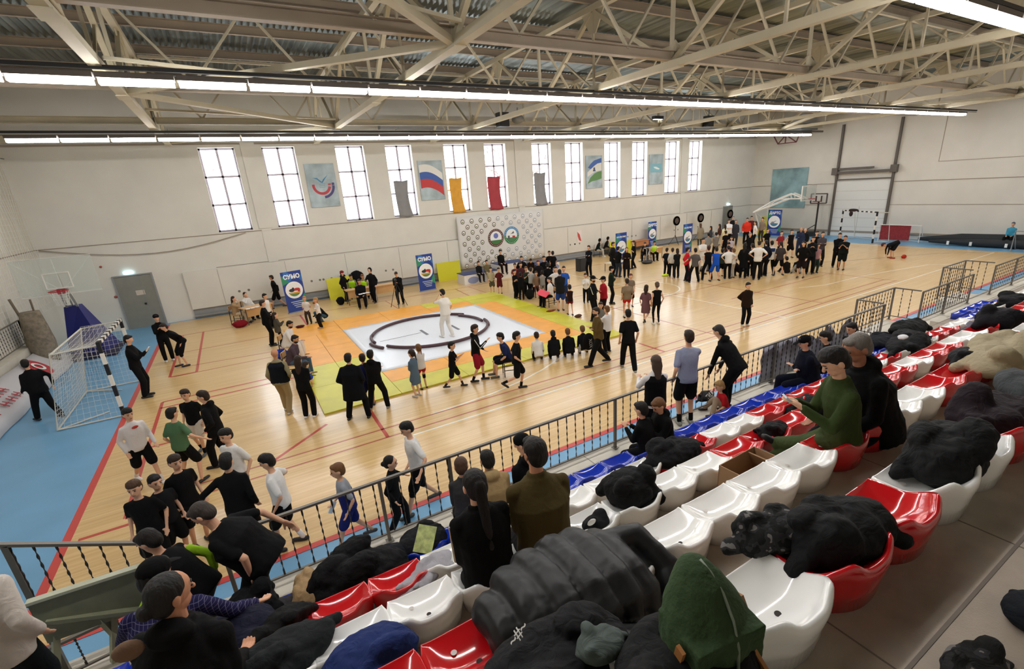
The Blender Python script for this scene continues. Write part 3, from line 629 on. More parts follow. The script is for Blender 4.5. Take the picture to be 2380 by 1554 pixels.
b = MB(); b.bar((0, 0, 0), (0, 0, 2.6), .09); b.bar((-.1, .9, .3), (0, 0, .9), .05); b.b2((-.4, -.1, 0), (.4, 1.2, .35)); b.build('pole', M_black, t)
b = MB()
for p, q in (((-.05, -.6, 2.5), (-.05, .6, 2.5)), ((-.05, -.6, 3.2), (-.05, .6, 3.2)), ((-.05, -.6, 2.5), (-.05, -.6, 3.2)), ((-.05, .6, 2.5), (-.05, .6, 3.2)), ((-.05, -.2, 2.6), (-.05, -.2, 3.05)), ((-.05, .2, 2.6), (-.05, .2, 3.05))): b.bar(p, q, .08)
b.build('backboard', mat('dark_board', '#4d4546', .5), t); b = MB(); b.box((-.3, 0, 2.65), (.4, .45, .05)); b.build('rim', mat('rim_red', '#a3202c', .4), t)
# end wall lifting doorway: rails, bar, panel door
t = thing('sectional_door', 'tall pale sectional lifting door with dark vertical guide rails on the end wall', 'door', (XR, 0, 0))
b = MB(); 
for y in (20.7, 16.95): b.b2((-.16, y-.07, 0), (0, y+.07, 8.0))
b.build('guide_rail', mat('rail_dark', '#5d564f', .5), t)
b = MB(); b.b2((-.3, 16.8, 4.55), (-.1, 20.9, 4.72)); b.b2((-.35, 16.7, 4.5), (-.05, 17.1, 5.0)); b.b2((-.35, 20.6, 4.5), (-.05, 21.0, 5.0)); b.b2((-.25, 18.2, 4.85), (-.15, 20.6, 4.97)); b.b2((-.2, 17.0, 4.1), (-.1, 20.7, 4.18)); b.build('torsion_bar', mat('rail_dark', '#5d564f', .5), t)
b = MB(); b.b2((-.06, 17.0, 0), (-.02, 20.65, 4.1)); b.build('door_panel', mat('door_pale', '#dfe0dc', .6), t)
b = MB(); [b.b2((-.065, 17.0, z), (-.06, 20.65, z+.02)) for z in (.7, 1.35, 2.0, 2.65, 3.3)]; b.b2((-.065, 18.8, 0), (-.06, 18.83, 2.2)); b.build('panel_seam', mat('pale_seam', '#b7b5ae', .7), t)
t = thing('ball_rack', 'dark red metal frame fixed high on the end wall under the roof', 'frame', (XR, 0, 0)); b = MB()
for p, q in (((-1.4, 25.3, 7.7), (-1.4, 23.2, 7.7)), ((-1.4, 24.9, 7.1), (-1.4, 23.4, 7.1)), ((-1.4, 25.3, 7.7), (-1.4, 24.9, 7.1)), ((-1.4, 23.2, 7.7), (-1.4, 23.4, 7.1)), ((-1.4, 24.3, 7.7), (-1.4, 24.3, 7.1)), ((-1.4, 24.9, 7.1), (-1.4, 24.3, 7.7)), ((-1.4, 24.3, 7.7), (-1.4, 23.4, 7.1)), ((0, 25.2, 7.7), (-1.4, 25.2, 7.7)), ((0, 23.3, 7.7), (-1.4, 23.3, 7.7))): b.bar(p, q, .07)
b.build('frame_bar', mat('frame_red', '#6b3a3c', .5), t)
# ================================================================ posters, cloths, banners
def plate(name, x0, x1, z0, z1, y, m, lab, cat='poster', th=.03):
    t = thing(name, lab, cat, ((x0+x1)/2, y, (z0+z1)/2)); b = MB(); b.b2((-(x1-x0)/2, -th/2, -(z1-z0)/2), ((x1-x0)/2, th/2, (z1-z0)/2)); b.build('panel', m, t); return t
M_mot = mat('poster_mottled', '#a9bac0', .6, var=.35, vscale=1.4)
def shape(t, name, col, polys, y=-.02, **k):
    b = MB()
    for i, p in enumerate(polys): b.poly([(x, y-.0007*i, z) for x, z in p][::-1])
    return b.build(name, mat(col, col, .6, **k), t)
def arcpoly(cx, cz, r0, r1, a0, a1, n=20):
    o = [(cx+r1*math.cos(math.radians(a0+(a1-a0)*i/n)), cz+r1*math.sin(math.radians(a0+(a1-a0)*i/n))) for i in range(n+1)]
    return [[o[i], o[i+1], (cx+r0*math.cos(math.radians(a0+(a1-a0)*(i+1)/n)), cz+r0*math.sin(math.radians(a0+(a1-a0)*(i+1)/n))), (cx+r0*math.cos(math.radians(a0+(a1-a0)*i/n)), cz+r0*math.sin(math.radians(a0+(a1-a0)*i/n)))] for i in range(n)]
YP = YB-.04
t = plate('wall_poster', 3.84, 5.28, 4.76, 6.88, YP, M_mot, 'mottled blue poster of a gull above a red and purple arc on the window wall')
shape(t, 'gull_emblem', '#3d7fa6', [[(-.42, .38), (-.2, .37), (-.05, .22), (0, .18), (.08, .3), (.35, .52), (.16, .3), (.02, .12), (-.08, .16), (-.22, .3)]])
b = MB(); [b.bar((-.16, -.02, z), (.14, -.02, z+.03), .015) for z in (.06, -.02, -.1)]; b.build('wave_emblem', mat('wave', '#4c8a9a', .6), t)
shape(t, 'red_arc', '#b8404a', arcpoly(-.05, 0, .33, .46, 180, 350) + [[(-.51, 0), (-.38, 0), (-.38, .06), (-.51, .06)], [(.28, 0), (.41, 0), (.41, .08), (.28, .08)]])
shape(t, 'purple_arc', '#4d4377', arcpoly(-.03, -.02, .5, .62, 275, 360) + [[(.47, 0), (.59, 0), (.59, .12), (.47, .12)]])
t = plate('wall_poster', 9.8, 11.27, 4.72, 6.86, YP, M_mot, 'mottled poster of a waving white, blue and red flag on the window wall')
def wave(z0, z1, n=10, ph=0): 
    up = [(-.68+1.36*i/n, z1+.12*math.sin(i/n*3+.3)-.4*(i/n)**2) for i in range(n+1)]; dn = [(-.68+1.36*i/n, z0+.12*math.sin(i/n*3+.3)-.4*(i/n)**2) for i in range(n, -1, -1)]
    return [[up[i], up[i+1], dn[n-i-1], dn[n-i]] for i in range(n)]
shape(t, 'white_stripe', '#e3e2dc', wave(.4, .8)); shape(t, 'blue_stripe', '#3b5fa8', wave(.02, .4)); shape(t, 'red_stripe', '#c03a3a', wave(-.45, .02))
t = plate('wall_poster', 21.78, 23.23, 4.71, 6.85, YP, M_mot, 'mottled poster of a waving blue, white and green flag with a small mountain emblem')
shape(t, 'blue_stripe', '#3f63a8', [[(-.55, .3), (-.3, .55), (0, .75), (.4, .85), (.65, .9), (.65, .6), (.3, .55), (0, .4), (-.3, .2)]]); shape(t, 'white_stripe', '#dcdcd4', [[(-.6, 0), (-.3, .2), (0, .4), (.3, .55), (.65, .6), (.65, .1), (.3, .05), (0, 0), (-.3, -.15), (-.6, -.3)]]); shape(t, 'green_stripe', '#5f8a52', [[(-.6, -.75), (-.35, -.35), (0, -.1), (.3, 0), (.65, .05), (.65, -.45), (.2, -.55), (-.2, -.6)]]); shape(t, 'mountain_emblem', '#46506a', [[(.0, .35), (.13, .05), (-.13, .05)], [(-.1, .28), (.1, .28), (0, .12)]], y=-.024)
t = plate('wall_poster', 27.74, 29.21, 4.67, 6.8, YP, M_mot, 'mottled blue-grey poster with a small sea blue panel near the last windows')
shape(t, 'sea_panel', '#7fb6c4', [[(-.6, -.2), (.6, -.2), (.6, .4), (-.6, .4)]]); shape(t, 'pale_fish', '#dfe7e6', [[(-.3, .2), (0, .2), (.35, .05), (.3, -.02), (.05, .02), (-.2, .1)]], y=-.024)
M_pb = mat('poster_bluegreen', '#8fb0b4', .6, var=.45, vscale=.9)
t = thing('wall_poster', 'large mottled blue-green poster on the end wall behind the white lattice hoop', 'poster', (XR-.05, 24.45, 3.65)); b = MB(); b.b2((-.02, -1.52, -1.55), (.02, 1.52, 1.55)); b.build('panel', M_pb, t)
def hanging(x0, x1, z0, z1, col, lab):
    n, mm = 10, 14; vs = []
    for j in range(mm+1):
        for i in range(n+1):
            u, v = i/n, j/mm; w = 1-.12*math.sin(v*3)*u
            vs.append((x0+(x1-x0)*u*w+.09*v*v, YB-.1+.03*math.sin(u*9+v*2), z1+(z0-z1)*v+.02*math.sin(u*8)))
    b = MB(); b.add(vs, [(j*(n+1)+i, j*(n+1)+i+1, (j+1)*(n+1)+i+1, (j+1)*(n+1)+i) for j in range(mm) for i in range(n)])
    o = tag(b.build('hanging_cloth', mat('curtain'+col, col, .8, var=.08), smooth=True), lab, 'cloth'); q = o.modifiers.new('t', 'SOLIDIFY'); q.thickness = .01
hanging(8.28, 9.1, 3.9, 5.85, '#8a8a8c', 'grey cloth hanging over the lower part of the fourth window from the left')
hanging(11.58, 12.4, 3.87, 5.84, '#dba23c', 'orange-yellow cloth hanging over the lower part of the fifth window')
hanging(14.1, 15.02, 3.85, 5.82, '#a83c46', 'dark red cloth hanging over the lower part of the sixth window')
hanging(17.5, 18.4, 3.88, 5.9, '#8b8b8d', 'grey cloth hanging over the lower part of the seventh window')
# press wall
t = thing('press_wall', 'large white banner patterned with small round logos and two big round emblems', 'banner', (0, 27.6, 0))
PX0, PX1, PZ0, PZ1 = 11.75, 18.0, .47, 3.65
n, mm = 30, 6; vs = []
for j in range(mm+1):
    for i in range(n+1):
        x = PX0+(PX1-PX0)*i/n; z = PZ0+(PZ1-PZ0)*j/mm; vs.append((x, -.004*math.sin(i*2.1), z-(.05*abs(math.sin(i*PI/6)) if j == mm else 0)))
b = MB(); b.add(vs, [(j*(n+1)+i, j*(n+1)+i+1, (j+1)*(n+1)+i+1, (j+1)*(n+1)+i) for j in range(mm) for i in range(n)]); o = b.build('banner_sheet', mat('press_white', '#dbdad6', .5), t, smooth=True); q = o.modifiers.new('t', 'SOLIDIFY'); q.thickness = .01
br, gr, grn, wh = MB(), MB(), MB(), MB()
for j in range(9):
    for i in range(10):
        x = PX0+.38+i*.61+(.3 if j % 2 else 0); z = PZ1-.33-j*.335
        if x > PX1-.2 or (abs(x-14.3) < .75 and abs(z-2.15) < .75) or (abs(x-15.45) < .75 and abs(z-2.15) < .75): continue
        tgt = br if x < 14.6-(.3 if j < 3 else -.4) else gr
        tgt.disc((x, -.022, z), (.125, .14), X1, -Z1, 16, r2=.72); wh.disc((x, -.021, z), (.1, .11), X1, -Z1, 14)
        (grn if tgt is br else gr).add([(x-.07, -.024, z-.06), (x+.07, -.024, z-.06), (x, -.024, z+.04)], [(0, 1, 2)])
br.build('brown_logo_ring', mat('logo_brown', '#5a4334', .6), t); gr.build('blue_logo_ring', mat('logo_blue', '#8d9aa6', .6), t); grn.build('green_logo_hill', mat('logo_green', '#6b7a4a', .6), t); wh.build('logo_field', mat('logo_white', '#eeeeea', .6), t)
def emblem(t, x, z, r, y, c1, c2, c3, s=1, txt=None):
    b = MB(); b.disc((x, y, z), r, X1, -Z1, 32, r2=.74, a0=0, a1=180) if c1 != c2 else b.disc((x, y, z), r, X1, -Z1, 32, r2=.74); 
    b.build('emblem_ring', mat('emb'+c2, c2, .5), t)
    if c1 != c2: b = MB(); b.disc((x, y, z), r, X1, -Z1, 32, r2=.74, a0=180, a1=360); b.build('emblem_ring', mat('emb'+c1, c1, .5), t)
    b = MB(); b.disc((x, y+.001, z), r*.75, X1, -Z1, 32); b.build('emblem_field', mat('emb_white', '#eef0f0', .5), t)
    b = MB(); b.disc((x, y-.001, z), r*.74, X1, -Z1, 24, a0=20, a1=160); b.build('emblem_hill', mat('emb'+c3, c3, .5), t)
    b = MB()
    for k in range(26):
        a = k/26*2*PI; rr_ = r*.87; b.box((x+rr_*math.cos(a), y-.004, z+rr_*math.sin(a)), (.035*r*1.6, .004, .035*r*2.2), Matrix.Rotation(-a+R90, 3, 'Y'))
    b.build('ring_mark', mat('mark_white', '#e9e9e4', .5), t)
emblem(t, 14.32, 2.15, .56, -.03, '#5b2f28', '#5b2f28', '#3f7a3c'); emblem(t, 15.47, 2.2, .55, -.03, '#3b86bb', '#2f8046', '#4a7f52')
b = MB(); b.ell((14.32, -.033, 2.28), (.17, .004, .17)); b.build('blue_figure', mat('fig_blue', '#6c77b8', .6), t)
b = MB(); b.box((15.62, -.035, 2.1), (.2, .004, .12)); b.build('red_figure', mat('fig_red', '#b23434', .6), t)
b = MB(); b.add([(15.35, -.036, 2.28), (15.5, -.036, 2.34), (15.62, -.036, 2.46), (15.66, -.036, 2.32)], [(3, 2, 1, 0)]); b.box((15.25, -.036, 2.08), (.14, .004, .22)); b.build('dark_figure', mat('fig_dark', '#5a5a5e', .6), t)
# roll-up banners
def rollup(px0, px1, title, ang, lab, w=.95, h=2.0, small=False, pos=None, full=True):
    p = pos or at(*px0); t = thing('roll_up_banner', lab, 'banner', (p.x, p.y, 0), ang)
    b = MB(); b.b2((0, -.012, .04), (w, .012, h)); b.build('banner_sheet', mat('ban_blue', '#22408f', .4), t)
    b = MB(); b.b2((-.02, -.06, 0), (w+.02, .06, .06)); b.build('base_cassette', mat('cassette', '#8f9296', .4), t)
    shape(t, 'green_facet', '#2f8a62', [[(0, h-.62), (.32, h-.5), (.12, h-.25), (0, h-.15)], [(w, .35), (w-.25, .5), (w-.1, .8), (w, .9)]], y=-.016); shape(t, 'light_facet', '#2f6fb8', [[(.3, h), (.55, h-.3), (.3, h-.55), (.1, h-.3), (.12, h)], [(w-.2, h-.3), (w, h-.2), (w, h-.6)]], y=-.015)
    text(title, .27 if len(title) < 6 else .13, mat('print_white', '#eef2f4', .5), t, (w*.5, -.02, h-.26), (R90, 0, 0), bold=.012 if len(title) < 6 else .004, sx=.95 if len(title) < 6 else .78)
    emblem(t, w*.5, h*.55, w*.43, -.024, '#f0f2f4', '#f0f2f4', '#5d7f4a' if full else '#4d7f9c')
    b = MB(); b.disc((w*.5, -.023, h*.55), w*.34, X1, -Z1, 28, r2=.93); b.build('emblem_line', mat('emb_line', '#3d5a9c', .5), t)
    if full:
        b = MB(); b.ell((w*.62, -.03, h*.56), (.15, .006, .07)); b.ell((w*.72, -.03, h*.54), (.07, .006, .1)); b.build('red_wrestler', mat('fig_red2', '#b8322e', .6), t)
        b = MB(); b.ell((w*.38, -.03, h*.55), (.14, .006, .08)); b.ell((w*.45, -.031, h*.59), (.05, .006, .05)); b.build('dark_wrestler', mat('fig_dark2', '#2c2b30', .6), t); b = MB(); b.box((w*.5, -.028, h*.48), (.5, .006, .06)); b.build('yellow_band', mat('fig_yel', '#d9a43a', .6), t)
    else:
        b = MB(); b.box((w*.5, -.03, h*.55), (.36, .006, .05), Matrix.Rotation(-.5, 3, 'Y')); b.ell((w*.4, -.03, h*.52), (.14, .006, .08)); b.build('grey_figure', mat('fig_gr', '#8e8f9c', .6), t)
    b = MB(); [b.b2((w*(.22+.06*i), -.02, .52-.09*i), (w*(.85-.03*i), -.014, .55-.09*i)) for i in range(4)]; b.build('small_print', mat('print_white2', '#c9d4e4', .5), t)
    return t
rollup((672, 730), None, 'СУМО', .28, 'blue roll-up banner with a wrestlers emblem beside the left wall table')
rollup((977, 679), None, 'СУМО', .1, 'blue roll-up banner with the wrestlers emblem standing left of the yellow mat at the wall')
rollup((1431, 617), None, 'МАС-РЕСТЛИНГ', .05, 'blue roll-up banner with a round emblem behind the people at the low table', full=False)
rollup((1586, 590), None, 'МАС-РЕСТЛИНГ', .05, 'blue roll-up banner between the two dartboards and the man in red', full=False)
rollup(None, None, 'ДАРТС', 0, 'blue roll-up banner against the wall behind the neon vested judge', w=.85, pos=Vector((27.15, 27.1, 0)), full=False)
rollup(None, None, 'ДАРТС', -R90+.1, 'blue roll-up banner in front of the end wall under the large poster', w=1.1, h=2.1, pos=Vector((38.0, 24.45, 0)), full=False)
# dartboards on tripods
for px, lab in (((1563, 568), 'round dartboard on a black tripod, leftmost of the three'), ((1624, 560), 'round dartboard on a black tripod, middle of the three'), ((1679, 548), 'round dartboard on a tripod nearest the far doorway')):
    p = at(*px); p.y = min(p.y, 27.0); t = thing('dartboard_stand', lab, 'dartboard', p)
    b = MB(); b.tube([(0, 0, .5), (0, 0, 1.75)], .018); [b.tube([(0, 0, .75), (.5*math.cos(a), .5*math.sin(a), 0)], .014) for a in (0.3, 2.4, 4.5)]; b.build('tripod', M_black, t)
    b = MB(); Yn = Vector((0, -1, 0)); b.disc((0, -.1, 1.85), .36, X1, -Z1, 28); b.disc((0, -.03, 1.85), .36, X1, Z1, 28); b.loft([(Vector((0, -.1, 1.85)), .36, .36, X1, Z1), (Vector((0, -.03, 1.85)), .36, .36, X1, Z1)], 28); b.build('surround', M_black, t)
    b = MB(); b.disc((0, -.104, 1.85), .22, X1, -Z1, 20); b.build('board_face', mat('dart_face', '#6d5a50', .8), t)
    b = MB(); [b.disc((0, -.107, 1.85), .21, X1, -Z1, 2, r2=.15, a0=k*36, a1=k*36+18) for k in range(10)]; b.build('board_wedge', mat('dart_dark', '#241f1d', .8), t)
# podium
def ped(x0, x1, h, num, lab):
    t = thing('podium_block', lab, 'podium', (x0, 25.0, 0)); b = MB(); w = x1-x0; b.b2((0, 0, 0), (w, 1.0, h)); b.build('block', mat('podium_white', '#dcdad6', .5), t)
    b = MB(); b.b2((-.01, -.02, h), (w+.01, 1.02, h+.03)); b.build('top_cover', mat('podium_blue', '#2c3a6a', .6), t)
    text(num, .62, M_black, t, (w*.8 if num == '2' else w*.28, -.012, h*.5), (R90, 0, 0), bold=.01)
    b = MB(); b.disc((w*.25 if num == '2' else w*.85, -.006, h*.4), (.35, .2), X1, -Z1, 16); b.build('blue_swirl', mat('swirl', '#8b93b8', .6), t)
ped(10.75, 13.0, .55, '2', 'low white winners podium block numbered two left of the crowd'); ped(13.0, 14.9, .85, '1', 'highest white winners podium block behind the boys'); ped(14.9, 17.35, .5, '3', 'low white winners podium block numbered three at the right of the crowd')
b = MB(); b.b2((0, 0, 0), (.5, .42, .8)); t = tag(b.build('loudspeaker', M_black, loc=at(1348, 632)), 'black floor loudspeaker standing right of the podium', 'speaker'); b = MB(); b.b2((.04, -.01, .04), (.46, 0, .76)); b.build('grille', mat('grille', '#2d2d30', .7), t)
# yellow crash mats on the wall
for x0, x1, z1, y, lab, ry in ((3.75, 5.1, 1.15, 26.95, 'yellow mat leaning on the wall behind the judges table', -.2), (10.05, 11.55, 1.12, 27.2, 'yellow mat leaning on the wall right of the second banner', -.12), (23.4, 24.2, .9, 27.1, 'yellow mat leaning on the wall behind the two seated people', -.15), (24.9, 25.6, .85, 27.1, 'yellow mat leaning on the wall, right of the other small one', -.15)):
    b = MB(); b.b2((0, 0, 0), (x1-x0, .06, z1)); o = tag(b.build('leaning_mat', mat('mat_yellow', '#cfcb1e', .5), loc=(x0, y, 0)), lab, 'mat'); o.rotation_euler.x = ry
# tables and chairs
M_top = mat('table_wood', '#caa06c', .4, var=.08); M_leg = mat('metal_leg', '#5a5650', .4, metal=.5)
def table(p, w, d, ang, lab, h=.76, mod=True, col=None):
    t = thing('school_table', lab, 'table', p, ang); m = col or M_top
    b = MB(); b.b2((0, 0, h-.03), (w, d, h)); b.build('table_top', m, t)
    if mod: b = MB(); b.b2((.05, .05, h-.4), (w-.05, .07, h-.03)); b.build('modesty_panel', m, t)
    for x in (.06, w-.06):
        for y in (.06, d-.06):
            b = MB(); b.bar((x, y, 0), (x, y, h-.03), .03); b.build('leg', M_leg, t)
    return t
table(at(578, 757), 1.3, .6, .42, 'wooden table with papers where two women sit at the left wall')
ta = table(at(812, 712)+Vector((0, .1, 0)), 1.35, .6, .02, 'wooden judges table in front of the two neon vests, left one of the pair'); table(at(812, 712)+Vector((1.4, .15, 0)), 1.25, .6, .02, 'wooden table joined to the right of the judges table')
table(at(1512, 606), 1.3, .6, .1, 'wooden table with papers in front of the neon vested judge far right')
table(at(1478, 585), 1.6, .7, .1, 'reddish brown table behind the dark seated figure', col=mat('table_red', '#b57a52', .5)); table(at(1425, 633), 1.5, .7, .2, 'low pale table in front of the blue banner', h=.5, mod=False, col=mat('table_pale', '#c9bfa6', .5))
for p, s, lab in (((585, 716), .8, 'white sheets of paper on the left wall table'), ((845, 682), .75, 'white sheets of paper on the judges table')):
    q = at(p[0], p[1], .765); b = MB()
    for k in range(3): b.box((q.x+.18*k-.15, q.y+.05*k, .762+.003*k+.002), (.21*s, .3*s, .002), Matrix.Rotation(.3*k, 3, 'Z'))
    tag(b.build('paper_sheets', mat('paper_white', '#ecebe6', .8)), lab, 'papers')
q = at(1512, 606); b = MB(); b.box((q.x+.65, q.y+.35, .7625), (.7, .35, .003)); tag(b.build('score_sheet', mat('paper_white', '#ecebe6', .8)), 'large white score sheet on the far right table', 'papers')
def chair(p, ang, lab):
    t = thing('school_chair', lab, 'chair', p, ang); w = .4
    b = MB(); b.b2((-.2, -.2, .43), (.2, .2, .45)); b.build('seat', M_top, t); b = MB(); b.b2((-.2, -.22, .68), (.2, -.2, .86)); b.build('backrest', M_top, t)
    for x in (-.18, .18):
        b = MB(); b.bar((x, .18, 0), (x, .18, .43), .025); b.build('leg', M_black, t); b = MB(); b.bar((x, -.24, 0), (x, -.2, .86), .025); b.build('leg', M_black, t)
        b = MB(); b.bar((x, -.22, .2), (x, .18, .2), .02); b.build('stretcher', M_black, t)
    return t
# long white banner on the left wall side, with printed red marks
t = thing('floor_banner', 'long white banner with red lettering leaning along the left wall', 'banner', (0, 0, 0))
vs = []; n = 24
for i in range(n+1):
    y = 12.5+11*i/n
    for j in range(5): vs.append((-6.0-.8*(j/4)+.025*math.sin(i*1.3+j), y, .02+.68*(j/4)**.8+.012*math.sin(i*.9)*(j > 0)))
b = MB(); b.add(vs, [(i*5+j, i*5+j+1, (i+1)*5+j+1, (i+1)*5+j) for i in range(n) for j in range(4)]); o = b.build('banner_sheet', mat('banner_white', '#c4c2c4', .6, bump=.4, bscale=3, dist=2), t, smooth=True); q = o.modifiers.new('t', 'SOLIDIFY'); q.thickness = .01
def on_ban(y, v, o=.035):
    j = v*4; return Vector((-6.0-.8*v+o, y, .05+.68*v**.8+o*.8))
b = MB()
for k in range(9):
    for r_ in range(2):
        y = 18.6-.42*k; 
        if k % 4 != 3: b.bar(on_ban(y, .28+.3*r_), on_ban(y-.05, .48+.3*r_), .06, .012); b.bar(on_ban(y-.2, .28+.3*r_), on_ban(y-.22, .48+.3*r_), .06, .012); b.bar(on_ban(y, .38+.3*r_), on_ban(y-.24, .38+.3*r_), .05, .012)
b.build('red_lettering', mat('letter_red', '#b04a50', .6), t)
b = MB(); c0 = on_ban(20.9, .55, .08); Xv = Vector((0, -1, 0)); Yv = Vector((-.76, 0, .65)).normalized(); b.disc(c0, .42, Xv, Yv, 24); b.build('red_roundel', mat('roundel', '#b03038', .6), t)
b = MB(); c1 = c0+Vector((.02, 0, .01)); b.disc(c1, .2, Xv, Yv, 16, r2=.6); b.build('white_letter', M_white, t)
# side railing and rolled net by the left wall
q0, q1, q2 = atx(-60, 800, -6.95), atx(42, 744, -6.95), atx(118, 792, -6.95); dz_ = Vector((0, 0, -.9))
for (p, q, lab) in ((q0+dz_, q1+dz_, 'grey stair railing on the left wall side, nearer flight'), (q1+dz_, q2+dz_, 'grey stair railing descending towards the corner at the left wall')):
    rail([p, q], lab, posts=[p, q], top=.9, step=.2, nm='stair_railing')
b = MB(); b.b2((XL+.01, 14.5, 0), (-6.86, q1.y, q1.z-.92)); tag(b.build('side_stair', M_conc), 'pale concrete ledge and stair along the left wall', 'steps')
t = thing('wicker_basket', 'tall brown woven net roll standing in the left corner beside the hoop', 'net roll', (-6.55, 22.6, 0))
b = MB(); b.loft([(Vector((0, 0, z)), r, r*.9, X1, Y1) for z, r in ((0, .26), (.4, .36), (1.0, .4), (1.6, .34), (2.1, .28))], 14); b.build('roll_body', mat('net_brown', '#8a7f6e', .9, var=.35, vscale=9, bump=.5, bscale=25), t, smooth=True); b = MB(); b.tube([(-.25, 0, 1.9), (-.35, 0, 2.6)], .04); b.tube([(.1, .1, 1.9), (.12, .1, 2.5)], .03); b.build('pole', mat('net_brown2', '#756a5a', .9), t)
# small things on the floor
def blob(name, lab, cat, c, r, m, n=5, seed=1, vox=.02, disp=.03, flat=.6):
    random.seed(seed); b = MB(); b.ell((0, 0, r[2]*.5), (r[0], r[1], r[2]*.55))
    for k in range(n): a = random.uniform(0, 6.28); b.ell((r[0]*.55*math.cos(a), r[1]*.55*math.sin(a), r[2]*random.uniform(.3, .7)), (r[0]*random.uniform(.3, .6), r[1]*random.uniform(.3, .6), r[2]*random.uniform(.25, .5)))
    o = b.build(name, m, loc=c); tag(o, lab, cat); return voxel(o, vox, 2, disp, .12)
blob('sports_bag', 'dark red sports bag on the floor by the left wall table', 'bag', at(560, 760), (.3, .22, .3), cloth('#7a1620'))
blob('sports_bag', 'black bag on the floor at the left foot of the judges table', 'bag', at(793, 708), (.2, .16, .4), cloth('#1b1b1e'))
blob('shoe_pair', 'pair of dark red shoes on the orange mat edge at the left', 'shoes', at(698, 761, .05), (.18, .1, .1), cloth('#4a1c22'))
blob('shoe_pair', 'pair of dark brown shoes on the floor beside the boy in the red singlet', 'shoes', at(1344, 737), (.18, .1, .12), cloth('#5a3a2c'))
blob('shoe_pair', 'flat reddish shoes under the referee chair', 'shoes', at(1281, 723, .05), (.25, .1, .06), cloth('#7a3a22'))
blob('backpack', 'dark backpack with pale mark on the floor among the boys by the podium', 'bag', at(1232, 695), (.2, .18, .5), cloth('#20211f'))
blob('training_vest', 'bright yellow training vest dropped on the floor at the right crowd', 'vest', at(1546, 641), (.25, .15, .1), cloth('#d5f02a'))
blob('backpack', 'royal blue bag on the floor behind the two seated men at the left', 'bag', at(655, 832), (.22, .2, .32), cloth('#1e3fae'))
blob('boxing_glove', 'small red boxing glove on the floor beside the bending person', 'glove', at(2100, 600), (.17, .12, .2), cloth('#b03028'))
blob('clothes_pile', 'dark clothes pile on the floor in the middle of the far right crowd', 'clothes', at(1722, 628), (.7, .4, .25), cloth('#24263a'))
blob('clothes_pile', 'grey clothes and bag on the floor beside the man in white kit', 'clothes', at(1640, 628), (.6, .35, .25), cloth('#55524f'))
blob('flower_bunch', 'small white bunch of flowers on the floor by the dark seated figure', 'flowers', at(1489, 607), (.2, .15, .15), cloth('#e6e6cf'))
t = thing('robot_cleaner', 'round black base with grey handle standing before the far table', 'trolley', at(1504, 612)); b = MB(); b.ell((0, 0, .1), (.4, .3, .12)); b.build('base', M_black, t, smooth=True); b = MB(); b.tube([(-.1, 0, .1), (-.05, 0, .9), (-.3, 0, 1.0), (.25, 0, .98), (.05, 0, .5)], .025); b.build('handle', mat('handle_grey', '#b5b5b8', .4), t)

# protective net on the left wall, cable, wall sign, tree outside
t = thing('protective_net', 'fine white protective net hanging in front of the left wall', 'net', (-6.99, 0, 0))
net('net', lambda u, v: (.05*math.sin(u*60)*math.sin(v*9), 7+20.5*u, 1.6+5.8*v), 90, 26, t, .012)
b = MB(); b.tube([(0, 27.7, 7.4), (0, 6, 7.4)], .02); b.build('net_cable', M_steel, t)
b = MB(); b.tube([(-7.0+7.6*i/12, YB-.08, 3.84-.55*math.sin(PI*i/12)) for i in range(13)], .018, 6); tag(b.build('wall_cable', M_seam, smooth=True), 'sagging grey cable looped along the window wall above the grey door', 'cable')
q = aty(1347, 548, YB-.16); t = thing('wall_sign', 'small torn red and white paper sign on the wall left of the yellow mats', 'sign', (q.x, YB-.14, q.z)); b = MB(); b.b2((-.2, -.01, -.42), (.2, 0, .38)); b.build('paper', mat('sign_white', '#e6dad8', .8), t); b = MB(); b.add([(-.18, -.013, .3), (.02, -.013, .1), (.16, -.013, -.38), (-.05, -.013, -.3), (-.16, -.013, 0)], [(0, 4, 3, 2, 1)]); b.build('red_print', mat('sign_red', '#c05048', .8), t)
for i, (px, py, r) in enumerate(((269, 690, .06), (234, 620, .05))):
    q = aty(px, py, YB-.03); b = MB(); b.ell((q.x, q.y, q.z), (r, .03, r)); tag(b.build('alarm_button', mat('alarm_red', '#9c4a40', .5), smooth=True), ('small red alarm button on the wall left of the grey door', 'small red fitting high on the wall left of the grey door')[i], 'button')
random.seed(3)
def tree(x, y, lab, hh=9):
    b = MB()
    def br(p, d, L, r, n):
        q = p+d*L; b.tube([p, p.lerp(q, .5)+Vector((random.uniform(-.05, .05)*L,)*3), q], [r, r*.85, r*.65], 5)
        if n:
            for k in range(3 if n > 1 else 2): br(q, (d+Vector((random.uniform(-.8, .8), random.uniform(-.5, .5), random.uniform(-.1, .5)))).normalized(), L*random.uniform(.6, .8), r*.6, n-1)
    br(Vector((x, y, 0)), Vector((0, 0, 1)), hh*.34, .16, 6); tag(b.build('bare_tree', mat('bark', '#6d625a', .9)), lab, 'tree')
tree(-3.6, 33, 'bare tree outside the first window from the left'); tree(22.5, 38, 'bare tree outside the windows in the middle of the wall', 10)
